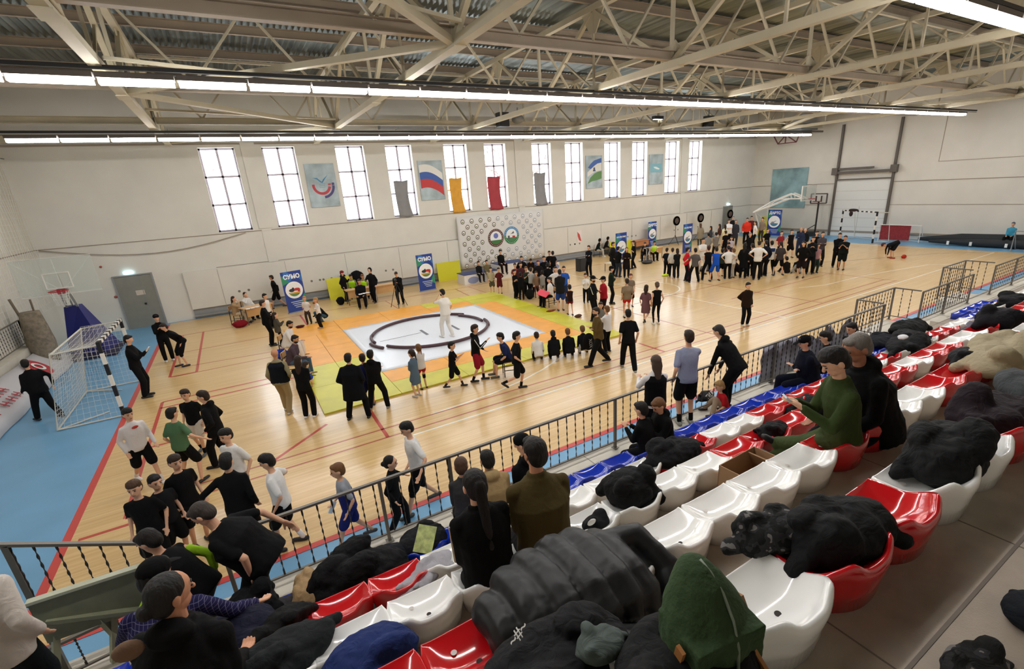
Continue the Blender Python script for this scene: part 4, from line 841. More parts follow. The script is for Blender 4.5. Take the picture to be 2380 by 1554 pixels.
# ================================================================ people
SK = {'l': '#d9a98a', 'm': '#c68f6e', 'd': '#a8745a'}
HAIRC = {'k': '#15110f', 'b': '#2e2018', 'o': '#6b4a2c', 'g': '#77706a', 'y': '#a88452'}
def skin(c): return mat('skin', SK[c], .55, bump=.05, bscale=60, spec=.3)
def hairm(c): return mat('hair', HAIRC.get(c, c), .6, bump=.6, bscale=45, stretch=(1, 1, .25), spec=.3)
def ik(a, b, l1, l2, pole):
    d = b-a; L = d.length; mx = (l1+l2)*.998
    if L > mx: b = a+d*(mx/L); d = b-a; L = mx
    if L < abs(l1-l2)+.03: L = abs(l1-l2)+.03; d = d.normalized()*L; b = a+d
    c = (l1*l1-l2*l2+L*L)/(2*L); h = math.sqrt(max(0, l1*l1-c*c)); n = d.normalized(); p = pole-n*pole.dot(n)
    p = p.normalized() if p.length > 1e-5 else Vector((1, 0, 0))
    return a+n*c+p*h, b
ARM = {  # hand target relative to the shoulder centre for side=+1 (right), elbow pole
 'down': ((.23, .05, -.53), (.3, -1, 0)), 'cross': ((-.07, .2, -.24), (.6, -.1, -1)), 'hips': ((.2, .03, -.4), (1, -.5, 0)), 'phone': ((.07, .33, -.13), (.35, -.3, -1)),
 'rail': ((.2, .45, -.38), (1, 0, -.4)), 'back': ((.06, -.17, -.43), (1, -.4, 0)), 'face': ((.05, .2, .07), (.8, .2, -1)), 'pocket': ((.2, .1, -.46), (.7, -1, 0)),
 'lap': ((.12, .3, -.4), (.25, -1, -.4)), 'fwd': ((.12, .42, -.2), (.6, 0, -1)), 'out': ((.5, .15, -.38), (.5, -1, 0)), 'reach': ((.42, .42, -.3), (.5, 0, -1)), 'floor': ((.14, .3, -.62), (1, 0, .2)), 'swing': ((.22, .22, -.48), (.3, -1, 0)), 'swingb': ((.23, -.22, -.47), (.3, -1, 0)), 'desk': ((.18, .3, -.3), (.5, -.6, -.8)), 'knee': ((.18, .36, -.38), (.3, -.6, -.8))}
POSE = {  # hip (y, z), torso pitch, feet, head pitch
 'stand': ((0, .93), 2, ((-.11, 0, 0), (.11, .02, 0)), 5), 'wide': ((0, .9), 3, ((-.24, 0, 0), (.24, .03, 0)), 5), 'walk': ((0, .9), 5, ((-.09, .3, 0), (.1, -.32, .05)), 5), 'step': ((0, .92), 3, ((-.1, .16, 0), (.1, -.14, .01)), 5),
 'kick': ((0, .9), 4, ((-.09, .1, 0), (.08, -.42, .22)), 5), 'sit': ((-.02, .52), 4, ((-.14, .42, 0), (.14, .46, 0)), 8), 'sitf': ((-.02, .52), 22, ((-.14, .42, 0), (.14, .46, 0)), 8), 'sits': ((-.02, .56), 12, ((-.14, .4, 0), (.16, .44, 0)), 12),
 'crouch': ((-.12, .3), 32, ((-.15, .1, 0), (.15, .16, 0)), 0), 'floor': ((-.05, .13), 18, ((-.22, .42, 0), (.22, .46, 0)), 10), 'bend': ((-.1, .9), 112, ((-.14, 0, 0), (.14, .05, 0)), 30), 'lean': ((-.12, .9), 38, ((-.13, -.05, 0), (.14, .08, 0)), 10), 'slouch': ((0, .92), 14, ((-.12, 0, 0), (.12, .05, 0)), 22), 'sitlong': ((-.02, .55), 10, ((-.1, .78, .1), (.16, .6, 0)), 28), 'lean2': ((-.1, .92), 58, ((-.14, -.05, 0), (.16, .14, 0)), 25)}
def person(lab, p, h, face, pose='stand', arms=('down', 'down'), top=('#18181a', 'l'), bot=('#18181a', 'l'), hair='k', style='s', sk='l', shoe='#222222', det=0, g=1.0, cap=None, extra=None, hy=0, grp=None, hpd=None, name='person', hipz=None, feetw=None):
    """top: (colour, 's' short sleeve | 'l' long | 'n' none | 'c' coat, options 'h' hood); bot: (colour, 'l' long | 's' shorts | 'k' skirt | 't' tights)"""
    s = h/1.75; vx = [.03, .02, .012][det]; nn = [8, 10, 14][det]
    t = thing(name, lab, 'person', p, math.radians(face)-R90, grp)
    (hpy, hz), pit, feet, hp = POSE[pose]; hz = hipz/s if hipz else hz; pit = math.radians(pit); hs = min(1.45, (1.75/h)**.75)*1.07
    if hpd is not None: hp = hpd
    def V(x, y, z): return Vector((x, y, z))*s
    pel = V(0, hpy, hz); d = Vector((0, math.sin(pit), math.cos(pit))); f = Vector((0, math.cos(pit), -math.sin(pit))); X = X1
    sh = pel+d*.49*s; nk = pel+d*.535*s; hpit = pit*.6+math.radians(hp); hd = Vector((0, math.sin(hpit*.6), math.cos(hpit*.6)))
    Rh = Matrix.Rotation(math.radians(hy), 3, 'Z') @ Matrix.Rotation(-hpit, 3, 'X'); hc = nk+hd*(.115+.05*hs)*s*1.0
    legs = []
    for i, sx in ((0, -1), (1, 1)):
        hip = pel+Vector((sx*.09*s, 0, -.02*s)); fx, fy, fz = feet[i]; an = V(fx, fy, fz+.08)
        if feetw: an = Matrix.Rotation(-(math.radians(face)-R90), 3, 'Z') @ (Vector(feetw[i])-Vector(p))
        kn, an = ik(hip, an, .43*s, .42*s, Vector((sx*.15, 1, .25 if hz < .7 else 0))); legs.append((hip, kn, an))
    armj = []
    for i, sx in ((0, -1), (1, 1)):
        a = ARM[arms[i]] if isinstance(arms[i], str) else arms[i]; so = sh+X*(sx*.165*s*min(g, 1.14))-d*.055*s; v, pl = a
        tgt = sh+X*(sx*v[0]*s)+f*(v[1]*s)+d*(v[2]*s) if pose not in ('bend',) else sh+Vector((sx*v[0], v[1]*.2-.1, -.5))*s
        el, hd_ = ik(so, tgt, .29*s, .26*s, X*sx*pl[0]+f*pl[1]+d*pl[2]); armj.append((so, el, hd_))
    # ---- body: one continuous surface
    b = MB()
    def torso(b, o=0, lo=-.1, hi=.53, fat=1.0):
        rg = []
        for u, rx, ry in ((lo, .155 if lo > -.2 else .19, .115), (-.02, .165, .12), (.1, .15, .108), (.2, .152, .108), (.32, .165, .115), (.41, .16, .1), (.47, .125, .08), (.52, .075, .065)):
            if u > hi: break
            k = g if u < .4 else 1+(g-1)*.5
            rg.append((pel+d*u*s, (rx*k*fat+o)*s, (ry*k*fat*(1.12 if g > 1.1 and u < .4 else 1)+o)*s, X, f))
        b.loft(rg, nn+4)
    torso(b, -.01)
    b.cap(nk-d*.03*s, hc-hd*.04*s, .052*s, .048*s, nn)
    for so, el, ha in armj: b.cap(nk-d*.05*s, so, .055*s, .045*s, nn)
    hr = .1*hs*s; R_ = Rh
    b.ell(hc+R_@Vector((0, 0, .02*hs*s)), (.074*hs*s, .094*hs*s, .098*hs*s), R_, nn+4, nn); b.ell(hc+R_@Vector((0, .022, -.05)*1 if False else Vector((0, .022, -.05))*hs*s), (.056*hs*s, .066*hs*s, .062*hs*s), R_, nn+2, nn)
    if det or h < 3:
        b.cap(hc+R_@(Vector((0, .088, .012))*hs*s), hc+R_@(Vector((0, .104, -.018))*hs*s), .009*hs*s, .014*hs*s, 8)
        for sx in (-1, 1): b.ell(hc+R_@(Vector((sx*.077, -.008, -.004))*hs*s), (.012*hs*s, .02*hs*s, .032*hs*s), R_, 8, 6)
    for hip, kn, an in legs: b.cap(hip, kn, .078*s*g**.5, .05*s, nn); b.cap(kn, an, .052*s, .034*s, nn)
    for i, (so, el, ha) in enumerate(armj):
        sx = (-1, 1)[i]; b.cap(so, el, .046*s, .036*s, nn); b.cap(el, ha, .037*s, .024*s, nn)
        dr = (ha-el).normalized(); sd = dr.cross(d); sd = (sd if sd.length > .1 else X).normalized(); up = sd.cross(dr)
        fl = up if up.dot(f) > 0 else -up
        b.cap(ha+dr*.01*s, ha+dr*.07*s, .034*s, .036*s, nn, flat=.5, side=sd)
        curl = fl*.35
        for k in range(4):
            o_ = sd*(k-1.5)*.019*s; L = (.062, .072, .068, .052)[k]*s; r = (.0105 if det == 2 else .013)*s
            m1 = ha+dr*.095*s+o_; m2 = m1+(dr+curl*.5).normalized()*L*.55; b.cap(m1-dr*.015*s, m2, r, r*.95, 6); b.cap(m2, m2+(dr*.75+curl*1.8).normalized()*L*.5, r*.95, r*.8, 6)
        th = ha+dr*.035*s+sd*.03*s*(1 if sx < 0 else -1); b.cap(th, th+(dr*.7+sd*.55*(1 if sx < 0 else -1)+fl*.4).normalized()*.055*s, .014*s, .011*s, 6)
    body = b.build('body', skin(sk), t)
    voxel(body, vx*(.8 if det == 2 else 1)*(.55 if det == 2 else 1), 1)
    # ---- trousers
    bc, bk = bot[0], bot[1]; b = MB()
    if bk != 'x':
        rg = [(pel+d*u*s, rx*s*g, ry*s*g, X, f) for u, rx, ry in ((-.1, .12, .1), (-.05, .172, .128), (.04, .168, .122), (.08, .15, .11))]; b.loft(rg, nn+4)
        for hip, kn, an in legs:
            r0 = .094*s*g**.6
            if bk == 'l': b.cap(hip, kn, r0*1.04, .084*s, nn); b.cap(kn, kn.lerp(an, .97), .084*s, .07*s, nn)
            elif bk == 't': b.cap(hip, kn, r0*.93, .058*s, nn); b.cap(kn, kn.lerp(an, .95), .058*s, .042*s, nn)
            elif bk == 's': b.cap(hip, hip.lerp(kn, .9), r0*1.06, .1*s, nn)
            elif bk == 'v': b.cap(hip, hip.lerp(kn, .4), r0, .092*s, nn)
            elif bk == 'k': b.cap(hip, hip.lerp(kn, .55), r0*1.1, .12*s, nn)
        nm = {'l': 'trousers', 't': 'leggings', 's': 'shorts', 'v': 'shorts', 'k': 'skirt'}[bk]
        voxel(b.build(nm, cloth(bc), t), vx, 2 if det < 2 else 1, disp=.012 if det == 2 else 0, dscale=.1)
    # ---- top
    tc, tk = top[0], top[1]; b = MB(); o = .012 if 'c' not in tk else .032
    hem = -.1 if 'c' not in tk else (-.17 if hz > .7 else -.1)
    if 'L' in tk: hem = -.34
    if 'D' in tk: hem = -.42 if hz > .7 else -.1
    torso(b, o, lo=hem, fat=1.04)
    ft = {'n': 0, 's': .75}.get(tk[0], 2)
    for so, el, ha in armj:
        b.cap(nk-d*.06*s, so, (.07 if 'c' in tk else .062)*s, (.062 if 'c' in tk else .054)*s, nn)
        R0 = (.059 if 'c' not in tk else .068)*s
        b.ell(so, (R0*1.02,)*3, None, nn, 6)
        if ft == 0: continue
        if ft < 1: b.cap(so, so.lerp(el, ft), R0, R0*.98, nn)
        else: b.cap(so, el, R0, R0*.85, nn); b.cap(el, el.lerp(ha, .97), R0*.85, R0*.62, nn)
    if 'h' in tk: b.ell(nk-f*.075*s-d*.01*s, (.12*s, .075*s, .075*s), None, nn, 7)
    if 'c' in tk or tk[0] == 'l': b.loft([(nk-d*.05*s, .085*s, .08*s, X, f), (nk+d*.02*s, .074*s, .072*s, X, f)], nn)
    if 'H' in tk: b.ell(hc+R_@(Vector((0, -.03, .02))*hs*s), (.1*hs*s, .11*hs*s, .13*hs*s), R_, nn+2, 8)
    topo = b.build({'n': 'vest', 's': 't_shirt'}.get(tk[0], 'jacket' if 'c' in tk else 'sweater'), cloth(tc), t)
    voxel(topo, vx, 2 if det < 2 else 1, disp=.014 if det == 2 else 0, dscale=.12)
    # ---- shoes
    for (hip, kn, an), (fx, fy, fz) in zip(legs, feet):
        b = MB(); k = .12*s; sl = Vector((0, 1, 0)) if fz < .1 else Vector((0, .75, -.65)); z = Vector((an.x, an.y, max(an.z-.045*s, .03*s)))
        if feetw: sl = Vector((0, .85, .5)); z = Vector(an)
        b.cap(z-sl*.05*s, z+sl*.15*s, .043*s, .037*s, 10, flat=.85); o_ = b.build('shoe', mat('shoe', shoe, .6), t, smooth=True)
    # ---- hair
    H_ = lambda *v: hc+R_@(Vector(v)*hs*s)
    E_ = lambda *v: tuple(x*hs*s for x in v)
    b = MB()
    if style != 'bald' and 'H' not in tk:
        b.ell(H_(0, -.018, .04), E_(.083, .094, .088), R_, nn+4, nn); b.ell(H_(0, -.045, -.005), E_(.078, .064, .09), R_, nn+4, nn)
        if style in ('s',): b.ell(H_(0, .045, .085), E_(.06, .045, .032), R_, 10, 6)
        if style in ('f',): b.ell(H_(0, .058, .078), E_(.066, .038, .034), R_, 10, 6); b.ell(H_(0, .01, .085), E_(.08, .08, .055), R_, 10, 6)
        if style in ('long', 'lg'): b.ell(H_(0, -.05, -.05), E_(.088, .06, .13), R_, 12, 8); b.cap(H_(0, -.065, -.05), nk-f*.1*s-d*(.2 if style == 'lg' else .08)*s, .08*hs*s, .055*s, 10, flat=.5, side=X)
        if style == 'pony': b.ell(H_(0, -.105, .03), E_(.03, .03, .03), R_, 8, 6); b.cap(H_(0, -.12, .02), H_(0, -.13, -.16), .03*hs*s, .018*s, 8)
        if style == 'bun': b.ell(H_(0, -.115, -.02), E_(.042, .035, .04), R_, 10, 8)
        if style == 'tail': b.cap(H_(0, -.1, .03), nk-f*.14*s-d*.28*s, .045*hs*s, .03*s, 10, flat=.7, side=X)
        voxel(b.build('hair', hairm(hair), t), vx*.7 if det < 2 else .007, 1)
    if cap:
        b = MB(); b.ell(H_(0, -.01, .055), E_(.09, .105, .08), R_, 14, 10)
        if cap[1] == 'cap': b.cap(H_(0, .09, .05), H_(0, .15, .035), .062*hs*s, .055*hs*s, 10, flat=.14, side=R_@X1)
        voxel(b.build('cap' if cap[1] == 'cap' else 'beanie', cloth(cap[0]), t), vx*.6, 1)
    # ---- face
    if det:
        for sx in (-1, 1):
            e = MB(); e.ell(H_(sx*.03, .083, .012), E_(.0125, .01, .0075), R_, 8, 6); e.build('eye', mat('eye_dark', '#2a1d18', .3), body, smooth=True)
            e = MB(); e.cap(H_(sx*.016, .092, .034), H_(sx*.048, .08, .036), .0045*hs*s, .003*hs*s, 6); e.build('eyebrow', hairm(hair if hair != 'g' else 'k'), body, smooth=True)
        e = MB(); e.ell(H_(0, .083, -.058), E_(.022, .008, .006), R_, 10, 6); e.build('mouth', mat('lip', '#9c5c50', .5), body, smooth=True)
    for ex in extra or []:
        k = ex[0]
        if k == 'stripe':   # white sleeve or leg stripes
            for so, el, ha in armj:
                b = MB(); R0 = .062*s; q = X*(1 if so.x > 0 else -1)*R0; b.tube([so+q+d*.02*s, el+q*.95, el.lerp(ha, .9)+q*.85], .01*s, 6); b.build('sleeve_stripe', mat('stripe', ex[1], .7), topo)
        if k == 'sleeves':
            for so, el, ha in armj: b = MB(); b.cap(so.lerp(el, .3), el, .056*s, .048*s, nn); b.cap(el, el.lerp(ha, .75), .048*s, .042*s, nn); voxel(b.build('sleeve', cloth(ex[1]), t), vx, 1)
        if k == 'legstripe':
            for hip, kn, an in legs:
                b = MB(); q = X*(1 if hip.x > 0 else -1)*.075*s; b.tube([hip+q*1.2, kn+q, kn.lerp(an, .9)+q*.85], .012*s, 6); b.build('leg_stripe', mat('stripe', ex[1], .7), t)
        if k == 'print':    # patch on chest (+1) or back (-1)
            b = MB(); c = pel+d*ex[3]*s+f*(ex[2]*(.137*g+.01))*s; b.ell(c, (ex[4]*s, .012*s, ex[5]*s)); b.build('shirt_print', mat('print', ex[1], .7), topo, smooth=True)
        if k == 'band':     # contrasting band around the torso
            b = MB(); u0, u1 = ex[2], ex[3]; b.loft([(pel+d*u*s, (.192*g)*s, (.14*g)*s, X, f) for u in (u0, (u0+u1)/2, u1)], 16); voxel(b.build('shirt_band', cloth(ex[1]), t), vx, 1)
        if k == 'vest':
            b = MB(); b.loft([(pel+d*u*s, (rx*g)*s, (ry*g)*s, X, f) for u, rx, ry in ((-.05, .2, .15), (.2, .19, .148), (.4, .2, .145), (.49, .13, .1))], 16); voxel(b.build('bib', cloth(ex[1]), t), vx, 1)
        if k == 'beard':
            b = MB(); b.ell(H_(0, .035, -.07), E_(.06, .062, .05), R_, 12, 8); b.build('beard', hairm(hair), body, smooth=True)
        if k == 'sock':
            for hip, kn, an in legs: b = MB(); b.cap(kn.lerp(an, .72), an, .042*s, .04*s, 8); b.build('sock', cloth(ex[1]), body, smooth=True)
        if k == 'kneepad':
            for hip, kn, an in legs: b = MB(); b.cap(hip.lerp(kn, .88), kn.lerp(an, .16), .066*s, .062*s, 8); b.build('knee_pad', cloth(ex[1]), t, smooth=True)
    return dict(o=t, hands=[a[2] for a in armj], s=s, nk=nk, d=d, f=f, pel=pel, head=hc)
def P(lab, fx, fy, ty, face, pose='stand', z=0.0, h=None, **k):
    """foot pixel, head-top pixel row"""
    b = at(fx, fy, z); b.y = min(b.y, 27.1); b.x = max(b.x, -6.5)
    if h is None: h = tall(b, ty) ; h = max(1.0, min(1.95, h))
    det = k.pop('det', None)
    if det is None: det = 1 if b.length < 17 else 0
    return person(lab, b, h, face, pose, det=det, **k)
def held(name, lab, cat, pr, i, size, m, rot=0, off=(0, 0, 0)):
    """a thing held in hand i of person pr"""
    w = pr['o'].matrix_basis @ (pr['hands'][i]+Vector(off)*pr['s']); b = MB(); b.box((0, 0, 0), size); o = b.build(name, m, loc=w); o.rotation_euler = (rot, 0, pr['o'].rotation_euler.z); return tag(o, lab, cat)
BK = '#17171a'
R_, AW, L_, TO = -30, 60, 150, 240   # facings as the photo shows them: right, away, left, towards the stand
# ---- left part of the hall
P('man in black seen from behind walking along the white banner at the left edge', 118, 975, 833, 135, 'walk', arms=('swing', 'swingb'), hair='k', g=1.2, hy=-40)
a = P('man in black tracksuit holding up a phone beside the striped goal', 340, 922, 779, -10, arms=('phone', 'phone'), hair='k', hpd=12)
held('mobile_phone', 'small phone held by the man in black beside the striped goal', 'phone', a, 1, (.08, .015, .14), M_white, rot=-.6, off=(0, .06, .04))
P('man with cap and folded hands behind the boy in dark shorts near the grey door', 395, 838, 731, -80, 'stand', arms=('phone', 'phone'), hair='k', cap=('#1c1c20', 'beanie'), shoe='#d8d8d8')
P('brown haired boy in black jacket and shorts turned left near the grey door', 430, 850, 739, 200, 'lean', h=1.72, arms=('pocket', 'pocket'), bot=(BK, 's'), hair='b', extra=[('kneepad', BK)], shoe='#2a2430', hpd=0)
P('boy in white, navy and red track jacket and black shorts by the red line', 352, 1120, 946, -60, 'walk', arms=('swing', 'down'), top=('#d9d6d6', 'l'), bot=(BK, 's'), hair='k', style='f', shoe='#e6e4e2', extra=[('print', '#b8322c', 1, .46, .06, .03), ('sock', '#e6e4e2')], det=1)
P('man in green T-shirt and black shorts seen from behind', 448, 1118, 948, 45, 'wide', arms=('down', 'out'), top=('#4f7050', 's'), bot=(BK, 's'), hair='k', shoe='#222', det=1, g=1.1)
P('curly haired boy in black T-shirt and pale shorts facing the green shirt', 475, 1050, 905, 250, 'step', top=(BK, 's'), bot=('#cfc6b8', 's'), hair='b', style='f', shoe='#555960', extra=[('sock', BK)], det=1)
P('boy in black hooded coat and black trousers looking left', 525, 1078, 908, 165, 'step', arms=('pocket', 'pocket'), top=(BK, 'lch'), hair='b', style='f', shoe='#0e0e10', det=1)
P('brown haired boy in black T-shirt nearest the stair railing', 390, 1330, 1131, -100, 'stand', h=1.6, top=(BK, 's'), bot=(BK, 's'), hair='#4a3220', style='f', det=1)
P('boy in black T-shirt turning his head right in the group below the railing', 470, 1262, 1073, -60, 'stand', h=1.62, top=(BK, 's'), bot=(BK, 's'), hair='b', style='f', det=1)
P('small dark haired boy half hidden behind the big man in black', 425, 1300, 1130, -60, 'stand', h=1.5, top=('#26262a', 's'), bot=(BK, 's'), hair='k', det=1)
P('boy in black jacket and shorts seen from behind at the railing', 590, 1290, 1073, 75, 'stand', h=1.76, arms=('out', 'down'), top=(BK, 'l'), bot=(BK, 's'), hair='k', style='f', shoe='#cfd0d2', det=1)
P('boy in white T-shirt with a black print facing the stand', 583, 1195, 1039, 225, 'stand', h=1.68, top=('#dddcd8', 's'), bot=('#77766e', 's'), hair='k', style='f', extra=[('print', '#2a2a2c', 1, .3, .07, .07)], det=1)
P('boy in white T-shirt and black shorts in profile facing left below the railing', 683, 1268, 1055, 160, 'step', arms=('down', 'out'), top=('#e2e2e0', 's'), bot=(BK, 's'), hair='k', style='f', shoe='#1b1b1e', extra=[('sock', '#e8e8e6')], det=1, hpd=14)
a = P('fair haired boy in blue and grey wrestling kit carrying a bottle below the railing', 830, 1262, 1075, 175, 'walk', arms=('down', 'swing'), top=('#8f949c', 's'), bot=('#20286a', 's'), hair='o', extra=[('band', '#20286a', -.1, .3)], shoe='#3a3a3c', det=1)
held('water_bottle', 'clear water bottle held by the fair haired boy in blue kit', 'bottle', a, 1, (.06, .06, .2), mat('bottle', '#dfe6ea', .1), rot=.5, off=(0, .06, -.1))
P('dark haired girl in black tracksuit walking right behind the railing', 930, 1230, 1064, -25, 'step', arms=('out', 'down'), top=(BK, 'l'), hair='k', style='bun', det=1)
P('tall boy in white T-shirt and black knee length shorts walking by the railing', 985, 1180, 974, 185, 'walk', arms=('out', 'down'), top=('#dcdcda', 's'), bot=(BK, 's'), hair='k', style='f', shoe='#333534', extra=[('kneepad', BK)], det=1, hpd=14)
P('bald man in dark padded vest and beige trousers left of the judo mats', 670, 958, 812, 62, 'step', arms=('down', 'pocket'), top=('#8d8465', 'l'), bot=('#9f8b66', 'l'), style='bald', sk='m', shoe='#b9b3a8', extra=[('vest', '#1c2230')], g=1.2)
P('long haired woman in a long black dress at the corner of the mats', 722, 970, 829, 60, 'stand', arms=('cross', 'cross'), top=(BK, 'l'), bot=(BK, 'l'), hair='b', style='lg', shoe='#e4e2de', g=1.05)
P('broad man in dark navy coat with olive collar band seen from behind', 835, 973, 820, 62, 'wide', arms=('pocket', 'pocket'), top=('#10141c', 'lcL'), bot=('#14161c', 'l'), hair='k', g=1.3, shoe='#101012')
P('boy in dark blue wrestling singlet between the two dark adults', 862, 942, 825, 70, 'stand', top=('#1a2350', 'n'), bot=('#1a2350', 's'), hair='b', sk='m')
P('person in black hooded top with arms folded seen from behind', 882, 950, 813, 62, 'wide', arms=('cross', 'cross'), top=(BK, 'sh'), hair='k', g=1.15, shoe='#8d8677')
P('girl in blue-grey denim dress with dark ponytail', 972, 921, 815, 120, arms=('cross', 'cross'), top=('#566a7c', 'lD'), bot=('#566a7c', 'k'), hair='b', style='pony', shoe='#b4ada4')
P('girl in white T-shirt, red skirt and black tights behind the denim dress', 986, 903, 803, 100, arms=('cross', 'cross'), top=('#e0ddd8', 's'), bot=('#a3242c', 'v'), hair='o', style='pony', shoe='#3a2222', extra=[('kneepad', BK)])
P('boy in black kit with pale knee pads striding along the mat edge', 1057, 900, 795, -30, 'walk', arms=('phone', 'phone'), top=(BK, 's'), bot=(BK, 's'), hair='k', extra=[('sock', '#3a2c2c')], shoe='#2a2a2c')
a = P('boy in black track jacket with white stripes and red shorts at the mat edge', 1112, 885, 755, -30, 'step', arms=('swing', 'phone'), top=(BK, 'lh'), bot=('#8f1c2c', 's'), hair='b', style='f', extra=[('stripe', '#e8e8e6'), ('sock', BK)], shoe='#15151a')
c = at(1186, 870); chair(c, math.radians(L_+10)-R90, 'wooden school chair under the boy in navy at the mat edge')
person('boy in navy T-shirt sitting hunched on the chair at the mat edge', c, 1.72, L_+10, 'sitf', ('knee', 'knee'), ('#1d2750', 's'), ('#1d1d24', 's'), 'k', 'f', shoe='#55564f', det=1, hpd=0)
P('dark haired boy in black printed T-shirt walking right in front of the chair', 1205, 905, 770, -20, 'kick', arms=('down', 'pocket'), top=(BK, 's'), bot=(BK, 's'), hair='k', style='f', extra=[('print', '#8a8a8c', 1, .36, .04, .04), ('sock', BK)], shoe='#141416')
for x, y, t_, cc, hr, st, lab, ar in ((1252, 838, 783, '#d8d4cc', 'b', 's', 'boy in white long sleeved top squatting at the mat edge', 'knee'), (1290, 834, 780, BK, 'k', 's', 'boy in black hooded top squatting at the mat edge', 'knee'), (1324, 829, 777, BK, 'o', 's', 'boy in plain black top squatting between two others at the mat edge', 'knee')):
    person(lab, at(x, y), 1.45, AW+8, 'crouch', (ar, ar), (cc, 'l'+('h' if 'hooded' in lab else '')), ('#2a241e' if cc != BK else BK, 'l'), hr, st, shoe='#3a302c', det=1)
pb = at(1358, 822); person('boy wearing a black backpack squatting rightmost at the mat edge', pb, 1.45, AW+8, 'crouch', ('knee', 'knee'), (BK, 'l'), ('#cfcac2', 'l'), 'o', 's', det=1)
t = thing('backpack', 'black backpack with grey lettering worn by the squatting boy', 'bag', pb+Vector((-.02, -.22, .5)), math.radians(AW+8)-R90); b = MB(); b.ell((0, -.1, 0), (.2, .12, .28)); voxel(b.build('bag_body', cloth('#1a1b1a'), t), .02, 2); text('XOX', .13, mat('letter_grey', '#8f8f8f', .6), t, (.02, -.235, -.02), (R90, 1.5, 0), ext=.01)
P('bearded man in olive sweatshirt with arms folded striding at the mat corner', 1392, 848, 711, 160, 'walk', arms=('cross', 'cross'), top=('#5c4a28', 'l'), hair='b', extra=[('beard',)], shoe='#1d2422', g=1.1)
a = P('boy in white T-shirt and black trousers behind the bearded man', 1412, 818, 712, 100, arms=('fwd', 'fwd'), top=('#dedede', 's'), hair='o', shoe='#2b2b2b')
P('small boy with brown hair in front of the man in the red jacket', 1397, 790, 700, 230, top=('#77746c', 'l'), bot=(BK, 'l'), hair='b', h=1.3)
P('slim boy in black T-shirt and black trousers walking away from the stand', 1460, 860, 717, 62, 'walk', arms=('down', 'down'), top=(BK, 's'), hair='k', shoe='#9a968a')
P('coach dressed all in white standing inside the ring', 1042, 783, 671, 115, 'step', arms=('face', 'down'), top=('#e3dfd6', 's'), bot=('#e4e0d8', 'l'), hair='k', extra=[('beard',)], shoe='#e9e6e0', g=1.2, z=.06)
c = at(845, 712); chair(c, math.radians(250)-R90, 'chair under the heavy man in black at the top mat edge')
person('heavy man in black sitting on a chair facing the ring', c, 1.8, 255, 'sit', ('lap', 'knee'), (BK, 'l'), (BK, 'l'), 'b', 's', 'm', '#4a3a30', 0, 1.3)
p = at(928, 708); P('cameraman in black with rucksack bending to a camera on a tripod', 933, 706, 629, 240, 'slouch', arms=('phone', 'phone'), top=(BK, 'lc'), hair='b', g=1.15)
t = thing('camera_tripod', 'black camera tripod in front of the cameraman', 'tripod', at(928, 714)); b = MB(); [b.tube([(0, 0, 1.25), (.45*math.cos(a), .45*math.sin(a), 0)], .014) for a in (.2, 2.3, 4.4)]; b.build('leg', M_black, t); b = MB(); b.box((0, 0, 1.33), (.1, .16, .1)); b.build('camera', M_black, t)
P('man in red knitted cap and black jacket at the left end of the judges table', 806, 700, 630, -35, arms=('phone', 'down'), top=(BK, 'lch'), hair='k', cap=('#7a1c24', 'beanie'))
P('hooded man in black with white striped trousers at the judges table', 872, 702, 622, 235, 'step', arms=('down', 'fwd'), top=(BK, 'lH'), extra=[('legstripe', '#e4e4e0')])
for px, lab, hr in ((824, 'judge in neon yellow vest sitting left at the judges table', 'k'), (851, 'judge in neon yellow vest sitting right at the judges table', 'o')):
    c = at(px, 695)+Vector((.1, .55, 0)); chair(c, math.radians(262)-R90, 'chair behind the judges table, %s one' % ('left' if px < 830 else 'right')); person(lab, c, 1.72, 262, 'sitf', ('desk', 'desk'), ('#8a7f68', 'l'), (BK, 'l'), hr, 's', 'm', extra=[('vest', '#b6f02c')])
blob('hanging_coat', 'black coat heaped behind the two neon vests at the judges table', 'coat', at(842, 690)+Vector((.1, .9, .5)), (.35, .2, .8), cloth('#1a1a1f'), seed=4)
blob('backpack', 'dark bag with red top standing at the wall by the judges table', 'bag', at(815, 690)+Vector((-.1, .6, .4)), (.2, .15, .8), cloth('#2a1c24'), seed=5)
P('toddler in white T-shirt and dark trousers at the top left mat corner', 720, 752, 690, 250, top=('#dedcd6', 's'), bot=('#3d3430', 'l'), hair='y', shoe='#2a1c1c')
person('woman in black jacket and blue jeans crouching at the mat corner', at(752, 748), 1.62, 195, 'crouch', ('fwd', 'fwd'), (BK, 'l'), ('#3a5568', 'l'), 'o', 's', shoe='#6a5040', det=0)
P('small child in white top being dressed by the crouching woman', 748, 762, 693, 190, arms=('cross', 'cross'), top=('#e6e4e0', 'l'), bot=('#2a2422', 'l'), hair='y', shoe='#b9a898', z=.05)
P('man in black shorts and jacket striding along the wall', 648, 712, 638, 160, 'walk', arms=('swingb', 'swing'), top=(BK, 'l'), bot=(BK, 's'), hair='b', sk='m')
for px, py, lab, tc, st, face in ((556, 752, 'woman in beige coat sitting at the left wall table', '#a58a68', 'long', -20), (583, 740, 'woman in white jacket with tied dark hair sitting at the left wall table', '#dedcd8', 'pony', -60)):
    c = at(px, py); chair(c, math.radians(face)-R90, 'chair at the left wall table under the %s' % ('beige coat' if px < 570 else 'white jacket')); person(lab, c, 1.65, face, 'sit', ('desk', 'face'), (tc, 'lc'), ('#c8b89c' if px < 570 else BK, 'l'), 'b', st)
P('boy in white T-shirt standing at the end of the left wall table', 632, 762, 684, -40, top=('#dddbd6', 's'), bot=(BK, 'l'), hair='k', h=1.5)
